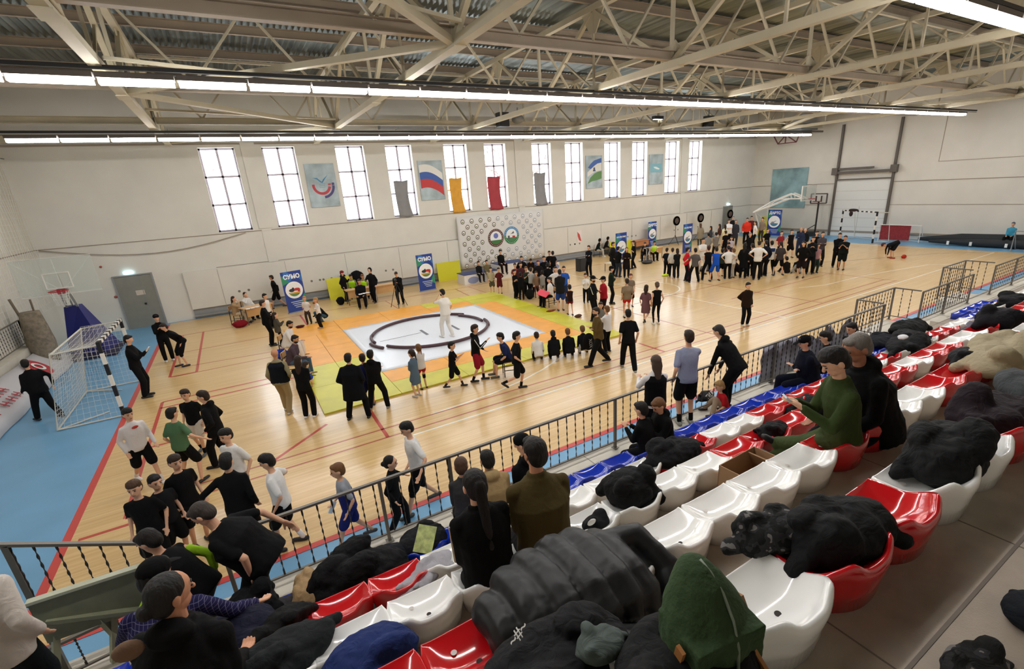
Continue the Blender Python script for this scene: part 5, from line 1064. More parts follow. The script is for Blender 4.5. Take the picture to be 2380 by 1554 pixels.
P('man in black top and trousers with arms folded left of the mats', 632, 803, 698, 0, arms=('cross', 'cross'), hair='b', g=1.1)
P('child in camouflage jacket beside the man with folded arms', 655, 805, 728, 0, arms=('phone', 'phone'), top=('#4b4840', 'lc'), bot=('#2a2a28', 'l'), hair='b', style='long')
for px, py, lab, tc, bc, face, st, hh in ((676, 832, 'bearded man in white tracksuit sitting on a chair left of the mats', '#dcd8d4', '#d8d4ce', -25, 's', 1.78), (688, 876, 'man in mauve sweater and blue jeans sitting nearer on a chair left of the mats', '#4b3c46', '#45586a', -25, 's', 1.8)):
    c = at(px, py); chair(c, math.radians(face)-R90, 'chair left of the mats under the man in %s' % ('white' if 'white' in lab else 'mauve')); person(lab, c, hh, face, 'sitf', ('lap', 'fwd'), (tc, 'l'), (bc, 'l'), 'k', st, 'm', '#6a4a38', 1, 1.12, extra=[('beard',)])
P('small boy in blue singlet sitting in front of the woman in the black dress', 712, 905, 846, 30, 'crouch', h=1.3, arms=('knee', 'knee'), top=('#2440b0', 'n'), bot=('#2440b0', 's'), hair='b', det=0)
# ---- podium crowd
pz = .58
for fx, fy, lab, tc, bc, hh, hr in ((1101, 652, 'boy in black top sitting on the podium block numbered two holding red gloves', '#222226', '#20242e', 1.5, 'b'), (1123, 650, 'boy in olive hooded top sitting beside him on the podium', '#6a6144', '#8d8468', 1.5, 'k'), (1176, 650, 'man in black jacket sitting on the highest podium block', BK, '#2a1418', 1.75, 'k')):
    q = at(fx, fy); h0 = .88 if fx > 1150 else .58; q.y = 25.05; q.z = h0-.5; person(lab, q, hh, 265, 'sit' if hh < 1.6 else 'sit', ('lap', 'lap'), (tc, 'l'), (bc, 'l'), hr, 's')
crowd = [
 (1145, 681, 622, 250, 'boy in beige camouflage rash top standing right of the podium sitters', '#b5a98c', 's', '#55503f', 's', 'k', 'down'), (1163, 682, 623, 240, 'boy in maroon wrestling kit beside the camouflage boy', '#5a1d22', 'l', '#5a1d22', 's', 'b', 'back'),
 (1199, 693, 627, -70, 'boy in black top and trousers at the left edge of the podium crowd', BK, 's', BK, 'l', 'k', 'cross'), (1213, 697, 634, 50, 'boy in black hooded tracksuit seen from behind in the podium crowd', BK, 'lh', BK, 'l', 'k', 'phone'),
 (1201, 680, 612, 240, 'boy in red top at the back left of the podium crowd', '#9a2c30', 's', BK, 'l', 'k', 'down'), (1214, 683, 610, 250, 'child in maroon jacket in the back of the podium crowd', '#4a2428', 'l', BK, 'l', 'b', 'down'),
 (1216, 668, 595, 240, 'man in black beanie at the back of the podium crowd', BK, 'lc', BK, 'l', 'k', 'pocket'), (1226, 688, 620, -100, 'boy in dark green top in the podium crowd', '#2a342a', 's', BK, 'l', 'o', 'phone'),
 (1237, 690, 622, 40, 'boy in light grey T-shirt in the podium crowd', '#a8a8a4', 's', '#22262c', 'l', 'b', 'phone'), (1249, 692, 631, 245, 'boy in brown camouflage rash guard facing the mats', '#7d6450', 'l', '#5a3a30', 't', 'b', 'down'),
 (1263, 692, 630, 60, 'boy in black and white patterned top with hand on his head', '#8c8882', 's', '#8c8882', 't', 'k', 'face'), (1254, 678, 605, 245, 'woman in dark maroon hat and leather jacket in the podium crowd', '#2a2224', 'lc', BK, 'l', '#5a2028', 'pocket'),
 (1276, 688, 611, 60, 'adult in black coat seen from behind in the middle of the podium crowd', BK, 'lcD', BK, 'l', 'k', 'pocket'), (1267, 668, 595, 250, 'dark haired boy far back right of the maroon hat', BK, 's', BK, 'l', 'k', 'down'),
 (1279, 655, 585, 240, 'boy in black T-shirt standing on podium block three, left one', BK, 's', BK, 'l', 'b', 'down'), (1287, 656, 585, 60, 'boy in black T-shirt standing on podium block three, right one', BK, 's', BK, 'l', 'k', 'down'),
 (1294, 700, 619, 240, 'boy in white T-shirt right of the podium crowd', '#dcdad6', 's', '#20283c', 's', 'k', 'hips'), (1313, 702, 618, 230, 'boy in bright blue T-shirt at the right edge of the podium crowd', '#2a58b0', 's', '#22304c', 'l', 'k', 'down'),
 (1304, 722, 626, 62, 'boy in black puffer vest and blue shorts seen from behind', '#2a2a2c', 'lc', '#24408a', 's', 'k', 'phone'), (1326, 732, 663, 70, 'barefoot boy in dark red wrestling singlet', '#3d1c20', 'n', '#6a1c22', 'v', 'k', 'phone')]
for fx, fy, ty, fa, lab, tc, tk, bc, bk, hr, ar in crowd:
    zz = .53 if 'podium block three' in lab else 0
    P(lab, fx, fy-(12 if zz else 0), ty, fa, random.choice(['stand', 'step', 'stand']), h=random.uniform(1.3, 1.45) if zz else None, z=zz, arms=(ar, ar), top=(tc, tk), bot=(bc, bk), hair=hr, det=0, shoe='#2a2626')
P('woman in maroon top and white trousers bending over behind the podium crowd', 1236, 655, 583, 240, 'lean2', h=1.65, arms=('floor', 'floor'), top=('#3a2224', 'l'), bot=('#d9d4c8', 'l'), hair='b', style='long', det=0)
c = at(1281, 712, .0); chair(c, math.radians(170)-R90, 'chair under the referee in white shirt at the right mat edge')
pr = person('referee in white shirt and black trousers sitting at the right mat edge', c, 1.72, 170, 'sit', ('lap', 'lap'), ('#e4e1da', 'l'), (BK, 'l'), 'k', 's', det=0)
b = MB(); b.box((0, 0, 0), (.34, .5, .02)); o = tag(b.build('folder', mat('pink_folder', '#ee5566', .5), loc=c+Vector((-.42, -.05, .68))), 'pink folder lying in the lap of the seated referee', 'folder'); o.rotation_euler = (.3, -.5, .3)
# ---- middle right
mid = [
 (1362, 703, 636, 240, 'stand', 'boy in white long sleeved top with dark print near the capped men', '#dddbd4', 'l', BK, 'l', 'b', ('phone', 'phone'), {}),
 (1378, 745, 641, -60, 'stand', 'capped bearded man in black tracksuit with white shoulder stripes', BK, 'l', BK, 'l', 'k', ('down', 'cross'), dict(cap=(BK, 'cap'), extra=[('stripe', '#dfe4d8'), ('beard',)], g=1.15)),
 (1404, 738, 643, 170, 'stand', 'man in black cap and red jacket with folded arms', '#a01c28', 'l', '#3a1c20', 'l', 'k', ('cross', 'cross'), dict(cap=(BK, 'cap'), g=1.1)),
 (1420, 706, 619, -40, 'stand', 'man in black cap and dark green jacket behind the red jacket', '#1c3428', 'l', BK, 'l', 'k', ('cross', 'cross'), dict(cap=(BK, 'cap'))),
 (1457, 738, 648, 62, 'stand', 'man in taupe T-shirt and bright red shorts seen from behind', '#85735c', 's', '#c8202a', 'v', 'b', ('down', 'down'), dict(extra=[('sock', '#e0ddd6')], g=1.15)),
 (1465, 712, 637, 240, 'stand', 'short brown haired boy behind the man in red shorts', '#77685a', 's', BK, 's', '#5a2c20', ('down', 'down'), {}),
 (1500, 751, 662, 30, 'kick', 'girl in mauve dress standing on one leg', '#6b4a50', 'sD', '#6b4a50', 'k', 'b', ('down', 'down'), dict(style='long')),
 (1525, 754, 656, 65, 'stand', 'girl in black sleeveless top and black leggings seen from behind', BK, 'n', BK, 't', '#5a4636', ('down', 'down'), dict(style='bun', shoe='#d9d6cc')),
 (1370, 642, 570, 200, 'stand', 'man in blue, white and navy sweater with folded arms by the speaker', '#1e2230', 'l', BK, 'l', 'b', ('cross', 'cross'), dict(extra=[('band', '#cfcfcc', .2, .3)])),
 (1424, 641, 562, -60, 'stand', 'man in dark jacket left of the blue banner at the back', '#2a2a2a', 'lc', '#22242a', 'l', 'b', ('pocket', 'pocket'), {}),
 (1436, 644, 573, 10, 'stand', 'man in black sweater and dark jeans left of the low table', BK, 'l', '#2a3440', 'l', 'k', ('cross', 'cross'), dict(g=1.1)),
 (1456, 645, 575, 230, 'stand', 'woman in a black shawl before the blue banner', '#2a1c1c', 'lcD', BK, 'l', BK, ('fwd', 'fwd'), dict(style='lg')),
 (1473, 624, 559, 160, 'step', 'man in black T-shirt with folded arms right of the blue banner', BK, 's', BK, 'l', 'b', ('cross', 'cross'), {}),
 (1548, 640, 577, 20, 'stand', 'child in dark clothes left of the pale rucksack', '#20242c', 's', BK, 'l', 'b', ('down', 'down'), {}),
 (1561, 643, 577, 40, 'stand', 'girl with a pale rucksack on her back in the right crowd', '#c9c6bc', 'l', BK, 'l', 'b', ('down', 'down'), {}),
 (1572, 646, 578, 60, 'stand', 'long haired woman in loose dark clothes beside the man in red', '#20282a', 's', '#20282a', 'l', 'b', ('cross', 'cross'), dict(style='long')),
 (1594, 653, 575, -30, 'stand', 'man in bright red jacket at the left of the far crowd', '#c0202c', 'l', '#1a1c24', 'l', 'k', ('down', 'cross'), dict(extra=[('legstripe', '#a01c2c')])),
 (1613, 656, 575, 60, 'wide', 'man in grey polo shirt and black trousers seen from behind in the far crowd', '#55504f', 's', BK, 'l', 'k', ('out', 'down'), {}),
 (1629, 636, 552, 250, 'step', 'man in white shirt and white trousers facing the stand', '#dedcd4', 's', '#dddbd4', 'l', 'k', ('down', 'fwd'), {}),
 (1643, 650, 570, 60, 'wide', 'man in black top and trousers with feet apart in the far crowd', BK, 'n', BK, 'l', '#3a1c1c', ('cross', 'cross'), {}),
 (1661, 653, 573, 60, 'wide', 'wrestler in bright blue singlet in the far crowd', '#1c50b8', 'n', '#1c50b8', 's', 'k', ('cross', 'cross'), {}),
 (1675, 642, 579, 55, 'stand', 'boy in dark green shirt right of the blue singlet', '#2c3830', 's', BK, 's', 'k', ('down', 'down'), {}),
 (1690, 648, 571, 50, 'slouch', 'man in white T-shirt and black trousers leaning forward in the far crowd', '#dbd9d2', 's', BK, 'l', 'k', ('hips', 'hips'), {}),
 (1701, 646, 578, 80, 'stand', 'man in white shirt and pale trousers beside him', '#d8d6cf', 's', '#b8b2a6', 'l', 'o', ('down', 'down'), {}),
 (1725, 646, 564, 20, 'stand', 'tall long haired woman in black in the far crowd', BK, 'lD', BK, 'l', 'k', ('down', 'down'), dict(style='lg')),
 (1743, 642, 566, 60, 'stand', 'boy in black behind the white T-shirt with hands on hips', '#22242a', 's', BK, 'l', 'b', ('down', 'down'), {}),
 (1757, 650, 559, 25, 'stand', 'man in white T-shirt with hands on hips and black trousers', '#e2e0da', 's', BK, 'l', 'b', ('hips', 'hips'), {}),
 (1774, 642, 558, 60, 'stand', 'man in navy jacket right of the hands on hips man', '#1e2438', 'l', BK, 'l', 'k', ('down', 'down'), {}),
 (1787, 640, 558, 55, 'wide', 'man in navy and white sweater in the far crowd', '#d0cfc9', 'l', BK, 'l', 'k', ('down', 'down'), dict(extra=[('band', '#1e2a4c', .28, .46)])),
 (1808, 640, 560, 50, 'wide', 'boy in dark camouflage top and shorts in the far crowd', '#3c3534', 's', BK, 's', 'b', ('down', 'down'), {}),
 (1860, 645, 557, 200, 'slouch', 'long haired girl in black hooded jacket and shorts in the far crowd', BK, 'lh', '#2a1c20', 's', 'k', ('pocket', 'pocket'), dict(style='long', sk='l')),
 (1880, 636, 549, 210, 'stand', 'man in black with white shoulder patches in the far crowd', '#22252a', 'l', BK, 'l', 'k', ('phone', 'phone'), {}),
 (1893, 634, 566, 230, 'stand', 'boy in pink and green top in the far crowd', '#a88088', 's', '#2a3a34', 'l', 'b', ('down', 'down'), {}),
 (1902, 619, 538, 225, 'stand', 'man in grey hooded jacket at the right of the far crowd', '#4a4448', 'lh', '#2a2a2c', 'l', 'b', ('cross', 'cross'), {}),
 (1890, 606, 537, 220, 'stand', 'dark haired boy in black behind the grey hooded jacket', BK, 's', BK, 'l', 'k', ('down', 'down'), {}),
 (1941, 622, 540, 215, 'step', 'man in black long sleeves with white chest mark standing apart right of the crowd', BK, 'l', BK, 'l', 'k', ('pocket', 'cross'), dict(g=1.15)),
 (1954, 627, 547, 195, 'stand', 'stout boy in black T-shirt and shorts beside him', '#14201c', 's', '#14201c', 's', 'b', ('phone', 'phone'), dict(g=1.25, sk='m')),
 (1730, 756, 657, 245, 'stand', 'man in brown leather jacket and black trousers alone on the court', '#3a2418', 'lc', BK, 'l', 'k', ('down', 'back'), dict(shoe='#cfcac4')),
 (1626, 570, 519, 60, 'stand', 'woman in beige coat with long brown hair at the far wall', '#8f8672', 'lcD', '#4a4c46', 'l', '#5a4030', ('down', 'down'), dict(style='lg')),
 (1650, 575, 526, 120, 'stand', 'girl in dark grey with long hair before the middle dartboard', '#3a3c44', 'l', '#3a3c44', 'l', 'k', ('down', 'down'), dict(style='lg')),
 (1644, 595, 542, 60, 'stand', 'boy in light grey sweatshirt in front of the dartboards', '#8d8c88', 'l', '#55504c', 'l', 'k', ('down', 'down'), {}),
 (1661, 602, 540, 60, 'stand', 'man in grey-brown sweatshirt with arms folded seen from behind', '#77706a', 'l', '#2a2a2a', 'l', 'k', ('cross', 'cross'), {}),
 (1670, 570, 521, 100, 'stand', 'girl with long brown hair and pale trousers at the far wall', '#5a3a30', 'l', '#c9c3b4', 'l', 'b', ('hips', 'down'), dict(style='lg')),
 (1682, 575, 522, 60, 'stand', 'girl in pale yellow sweater under the last dartboard', '#d9d4b0', 'l', '#c9c4a8', 'l', 'b', ('down', 'down'), dict(style='long')),
 (1683, 595, 536, 70, 'stand', 'boy in black T-shirt below the last dartboard', '#1c1416', 's', '#1c1416', 'l', 'b', ('down', 'down'), {}),
 (1690, 572, 507, 235, 'stand', 'stout man in white T-shirt at the far doorway', '#e0e2e4', 's', BK, 'l', 'k', ('cross', 'cross'), dict(g=1.35)),
 (1700, 560, 502, 230, 'stand', 'person in black by the doorway behind the white shirt', '#26262a', 'l', BK, 'l', 'g', ('down', 'down'), {}),
 (1706, 570, 511, 225, 'stand', 'woman in a long dark coat beside the doorway', '#33333c', 'lcD', '#33333c', 'l', '#2a2a34', ('down', 'down'), dict(style='lg')),
 (1697, 598, 551, 210, 'stand', 'boy in white and mauve top in front of the doorway crowd', '#bcb4c0', 's', BK, 'l', 'b', ('down', 'down'), {}),
 (1692, 620, 562, 200, 'slouch', 'boy in dark purple jacket leaning over in the far crowd', '#3a2830', 'l', BK, 'l', 'k', ('fwd', 'fwd'), {}),
 (1732, 568, 505, 220, 'stand', 'man in orange-red sweatshirt before the white crane hoop', '#d83a28', 'l', BK, 'l', 'b', ('down', 'down'), dict(g=1.15)),
 (1742, 562, 500, 225, 'stand', 'man in maroon T-shirt left of the crane hoop', '#5c2a2a', 's', BK, 'l', 'b', ('down', 'down'), {}),
 (1752, 575, 514, 130, 'stand', 'long haired girl in white shirt with hand on hip', '#e2dcd8', 'l', BK, 'l', 'b', ('hips', 'hips'), dict(style='lg')),
 (1768, 562, 505, 180, 'stand', 'man in beige jacket by the yellow hoop base', '#8a7c6c', 'l', '#3a342e', 'l', 'b', ('down', 'down'), {}),
 (1738, 605, 541, 250, 'stand', 'man in black with grey hair facing the mats in the far crowd', BK, 'l', BK, 'l', '#8a7a70', ('back', 'back'), {}),
 (1779, 590, 531, 245, 'stand', 'boy in black T-shirt beneath the blue end wall banner', BK, 's', BK, 's', 'b', ('down', 'down'), {}),
 (1810, 600, 537, 240, 'stand', 'boy in red and dark top right of the end wall banner', '#8a2a30', 's', BK, 'l', 'b', ('down', 'down'), {}),
 (1833, 598, 533, 240, 'step', 'boy in black basketball kit with white sleeves', '#1f1518', 'n', '#1f1518', 's', 'k', ('down', 'down'), dict(extra=[('stripe', '#e0dfda')])),
 (1855, 594, 529, 210, 'stand', 'man in navy jacket with reddish bald head in the far crowd', '#27304a', 'l', '#27304a', 'l', 'k', ('down', 'fwd'), dict(style='bald', sk='m')),
 (1865, 592, 531, 200, 'stand', 'bald man in dark suit beside the navy jacket', '#23252c', 'l', BK, 'l', 'k', ('down', 'down'), dict(style='bald'))]
for fx, fy, ty, fa, ps, lab, tc, tk, bc, bk, hr, ar, kw in mid:
    P(lab, fx, fy, ty, fa, ps, arms=ar, top=(tc, tk), bot=(bc, bk), hair=hr, det=0, **kw)
for fx, fy, lab, tc, fa, ps in ((1828, 634, 'dark haired boy sitting on the floor inside the far crowd', '#2a1f1c', 60, 'floor'), (1853, 632, 'boy in black sitting on the floor leaning on his hands in the far crowd', '#1c2028', 200, 'floor'), (1713, 640, 'boy in dark top crouching on the floor in the far crowd', '#2c2024', 120, 'crouch')):
    person(lab, at(fx, fy), 1.55, fa, ps, ('floor', 'knee'), (tc, 'l'), ('#9a968e' if 'leaning' in lab else BK, 'l'), 'k', 's')
P('person in black bending double beside the red glove on the far court', 2074, 600, 552, 130, 'bend', h=1.7, arms=('floor', 'floor'), top=('#1c1c22', 'l'), bot=('#1c1c22', 's'), hair='#4a2424', shoe='#a03028', det=0)
q = at(2318, 568); q.x = 38.4; q.y = min(q.y, 10.0); person('person in light blue jacket sitting on the black roll at the far right', Vector((38.62, 9.7, .12)), 1.75, 182, 'sit', ('lap', 'lap'), ('#3f8fae', 'l'), (BK, 'l'), '#5a5a66', 's', det=0)
for fx, fy, lab, tc, bc in ((1388, 597, 'person in dark green hood and grey trousers sitting by the wall, left one', '#20302a', '#b5b2a8'), (1407, 592, 'person in black hood sitting by the wall, right one', '#2a2426', '#6a6254')):
    c = at(fx, fy); chair(c, math.radians(-40)-R90, 'chair by the wall under the %s' % ('green hood' if 'green' in lab else 'black hood')); person(lab, c, 1.72, -40, 'sitf', ('knee', 'knee'), (tc, 'lH'), (bc, 'l'), 'k', 's', shoe='#d9d9d4')
c = at(1499, 607); chair(c, math.radians(-20)-R90, 'chair draped by the dark seated figure'); person('person in dark grey jacket sitting before the reddish table', c, 1.7, 220, 'sitf', ('knee', 'knee'), ('#2a2a2c', 'lcD'), (BK, 'l'), '#2a2424', 's')
c = at(1530, 606)+Vector((0, .5, 0)); chair(c, math.radians(255)-R90, 'chair behind the far right table'); person('judge in neon yellow vest sitting at the far right table', c, 1.7, 250, 'sitf', ('desk', 'desk'), ('#c4cc9c', 's'), (BK, 'l'), 'k', 's', extra=[('vest', '#c2f03a')])
# ================================================================ people on the grandstand
TREAD = {'A': .72, 'B': RZ['A']-LIP, 'C': RZ['B']-LIP, 'D': RZ['C']-LIP, 'E': RZ['D']-LIP}
def seated(lab, r, k, face, h=1.75, pose='sits', arms=('lap', 'lap'), dz=0, dy=0, **kw):
    p = Vector((.615+.5*k, RY[r]-.2+dy, TREAD[r])); kw.setdefault('det', 2)
    return person(lab, p, h, face, pose, arms, hipz=RZ[r]-TREAD[r]+.085+dz, **kw)
seated('woman with long black ponytail in black coat sitting in the third row seen from behind', 'C', 1.0, 88, 1.72, top=('#0f0f10', 'lc'), bot=(BK, 'l'), hair='k', style='tail', sk='l', g=1.08, hpd=2, extra=[('stripe', '#b9a98c')])
seated('broad man in olive brown shirt sitting in the third row seen from behind', 'C', 2.02, 78, 1.92, top=('#4a3f22', 'l'), bot=(BK, 'l'), hair='k', sk='m', g=1.22, hpd=0, hy=12)
seated('person in beige hooded jacket sitting in the front row', 'A', 2.85, 80, 1.74, top=('#a28a62', 'lch'), bot=('#2a2c2e', 'l'), hair='k', sk='m', g=1.1)
seated('person in black cap and hooded top sitting in the front row behind the olive shirt', 'A', 3.95, 100, 1.85, top=(BK, 'lh'), bot=(BK, 'l'), hair='k', cap=('#121214', 'beanie'), hy=30)
seated('brown haired child peeking left of the beige hooded jacket', 'A', 2.3, 70, 1.45, top=('#3a3a3c', 'l'), bot=(BK, 'l'), hair='#4a3426', dy=.25)
seated('boy in black jacket bent over in the front row beside his friend', 'A', 8.0, 105, 1.5, 'sits', ('phone', 'phone'), top=('#151517', 'lc'), bot=(BK, 'l'), hair='k', det=1)
a = seated('short haired boy in black hooded jacket looking down at a phone in the front row', 'A', 8.75, 170, 1.55, 'sits', ('phone', 'phone'), top=('#121214', 'lch'), bot=(BK, 'l'), hair='o', det=1, hpd=25)
held('mobile_phone', 'small pale phone held by the short haired boy in the front row', 'phone', a, 0, (.07, .015, .13), M_white, rot=-.5, off=(.05, .05, .03))
seated('man in black flat cap and navy jacket with folded arms in the front row', 'A', 16.4, 140, 1.85, 'sits', ('cross', 'cross'), top=('#161d33', 'lc'), bot=('#161d33', 'l'), hair='k', cap=('#101012', 'cap'), g=1.2, det=1)
seated('dark curly haired person bent low in the front row behind the flat cap', 'A', 18.2, 120, 1.6, 'sitf', top=('#1a1a1e', 'l'), bot=(BK, 'l'), hair='k', style='f', det=1)
seated('boy in black tank top with bare shoulders turned left in the front row', 'A', 19.6, 160, 1.72, 'sits', ('lap', 'lap'), top=('#1a1416', 'n'), bot=(BK, 's'), hair='k', sk='l', det=1)
a = seated('young man in olive green fleece suit looking at his phone in the fourth row', 'D', 7.0, 143, 1.76, 'sitlong', ('phone', 'phone'), top=('#33401f', 'l'), bot=('#3a4626', 'l'), hair='k', style='f', sk='l', shoe='#141416', hpd=30, feetw=[aty(1752, 1030, 2.72), aty(1785, 1068, 2.5)])
held('mobile_phone', 'dark phone with lit edge held by the young man in olive green', 'phone', a, 0, (.085, .015, .16), mat('phone_grey', '#b9bec6', .3), rot=-.9, off=(.06, .07, .04))
seated('grey haired man in black hooded jacket bent forward in the fourth row', 'D', 8.05, 150, 1.86, 'sitf', ('knee', 'knee'), top=('#171819', 'lch'), bot=(BK, 'l'), hair='#6d6862', sk='d', g=1.22, hpd=12)
seated('person with a low bun in black jacket with tan lined hood at the bottom left', 'C', -2.75, 66, 1.88, 'sits', top=('#151617', 'lch'), bot=(BK, 'l'), hair='#1e1c1a', style='bun', g=1.2, hy=-35, hpd=0, sk='m')
b = MB(); b.ell((0, 0, 0), (.07, .03, .06)); o = tag(b.build('hood_lining', cloth('#7a6250'), smooth=True), 'tan fur lining of the hood behind the low bun', 'hood'); o.location = at(298, 1512, 3.0)
a = seated('man in black flat cap and purple-blue checked shirt at the bottom left', 'B', -3.35, 80, 1.95, 'sitf', ((.4, .3, -.3), 'fwd') if False else ('reach', 'reach'), top=('#25224a', 'l'), bot=('#2b1718', 'l'), hair='k', cap=('#0e0e10', 'cap'), g=1.22, hpd=0, hy=-25)
m = _M[('cloth', deep('#25224a'), .88, .45, 9)]; n_, l_, p_ = nodes(m); tc = n_.new('ShaderNodeTexCoord'); br_ = n_.new('ShaderNodeTexBrick'); br_.inputs['Scale'].default_value = 34; br_.offset = 0; br_.inputs['Brick Width'].default_value = 1; br_.inputs['Row Height'].default_value = 1; br_.inputs['Mortar Size'].default_value = .05
br_.inputs['Color1'].default_value = lin('#25224a'); br_.inputs['Color2'].default_value = lin('#1f1d42'); br_.inputs['Mortar'].default_value = lin('#6a6a86')
mp = n_.new('ShaderNodeMapping'); mp.inputs['Rotation'].default_value = (R90, 0, 0); l_.new(tc.outputs['Object'], mp.inputs[0]); l_.new(mp.outputs[0], br_.inputs['Vector']); l_.new(br_.outputs[0], p_.inputs['Base Color'])
w = CR*((-15-PPX)/FPX*3.3)+CD*((1490-PPY)/FPX*3.3)+CF*3.3+Vector((0, 0, CAMH))
person('person in white fleece coat and dark jeans cut off at the left edge', (w.x, w.y, w.z-.92), 1.72, 80, 'stand', ('down', 'down'), ('#cfc6bd', 'lc'), ('#20282c', 'l'), 'b', 'long', det=1)
a = person('big man in black T-shirt and shorts leaning on the railing end with one hand', (-.58, 5.02, .72), 1.82, 158, 'lean', ((-.25 if False else .25, .3, -.55), (.5, -1, 0)) and ('down', ((.44, -.1, -.5), (1, -.6, 0))), (BK, 's'), (BK, 's'), '#3a332e', 's', 'l', '#16181a', 2, 1.5, hpd=18)
person('person with neon green sleeves reaching for the stair railing', (-1.1, 5.05, .72), 1.66, 150, 'lean', ('reach', 'down'), (BK, 'n'), ('#3b3a34', 'l'), 'k', 's', 'l', '#8a8a88', 1, 1.0, extra=[('sleeves', '#9fd02c')])
P('woman with long brown hair and white shoulders in black at the railing', 1520, 1040, 830, 70, z=.72, h=1.68, arms=('fwd', 'fwd'), top=('#dcdadb', 'l'), bot=(BK, 'l'), hair='#4a3a30', style='long', det=1, extra=[('vest', '#101012')])
P('young man in blue-grey T-shirt and black shorts standing at the railing', 1592, 985, 768, 62, z=.72, arms=('down', 'rail'), top=('#8b93ab', 's'), bot=(BK, 's'), hair='b', style='s', det=1, shoe='#8e9188', extra=[('sock', BK)])
P('man in black hooded top bent over the railing on his elbows', 1690, 952, 782, 100, 'lean', z=.72, h=1.85, arms=('rail', 'rail'), top=(BK, 'lh'), bot=('#141416', 'l'), hair='#2a2826', det=1, g=1.1)
person('fair haired child in red T-shirt sitting on the walkway against the railing', (7.45, 5.32, .72), 1.2, 150, 'floor', ('knee', 'floor'), ('#b01c22', 's'), ('#9c8872', 'l'), 'y', 's', 'l', '#3a3a3a', 1)
# ================================================================ belongings on the seats
def nm_light(c): return c == '#5a5956'
def pile(name, lab, cat, px, py, r, size, col, seed=0, n=6, vox=.018, disp=.05, z=None, rot=0, dsc=.12):
    random.seed(seed+11); b = MB(); rx, ry, rz = size; Rz = Matrix.Rotation(rot, 3, 'Z')
    b.ell((0, 0, rz*.35), (rx, ry, rz*.5), Rz, 16, 10)
    for k in range(n):
        a = random.uniform(0, 6.28); q = random.uniform(.35, .7); c = Rz@Vector((rx*q*math.cos(a), ry*q*math.sin(a), rz*random.uniform(.25, .75)))
        b.ell(c, (rx*random.uniform(.3, .55), ry*random.uniform(.3, .6), rz*random.uniform(.2, .38)), Matrix.Rotation(random.uniform(-.6, .6), 3, 'Y')@Rz)
    for k in range(2):
        a = random.uniform(-1, 1)+k*3; b.cap(Rz@Vector((rx*.5*math.cos(a), ry*.5*math.sin(a), rz*.5)), Rz@Vector((rx*1.15*math.cos(a), ry*1.15*math.sin(a), rz*.12)), rz*.26, rz*.18, 10)
    loc = at(px, py, (RZ[r]-.03) if z is None else z); o = b.build(name, mat('fabric', col if nm_light(col) else deep(col), .8, bump=.7, bscale=11, dist=1.6, spec=.2), loc=loc); tag(o, lab, cat)
    return voxel(o, vox, 2, disp, dsc)
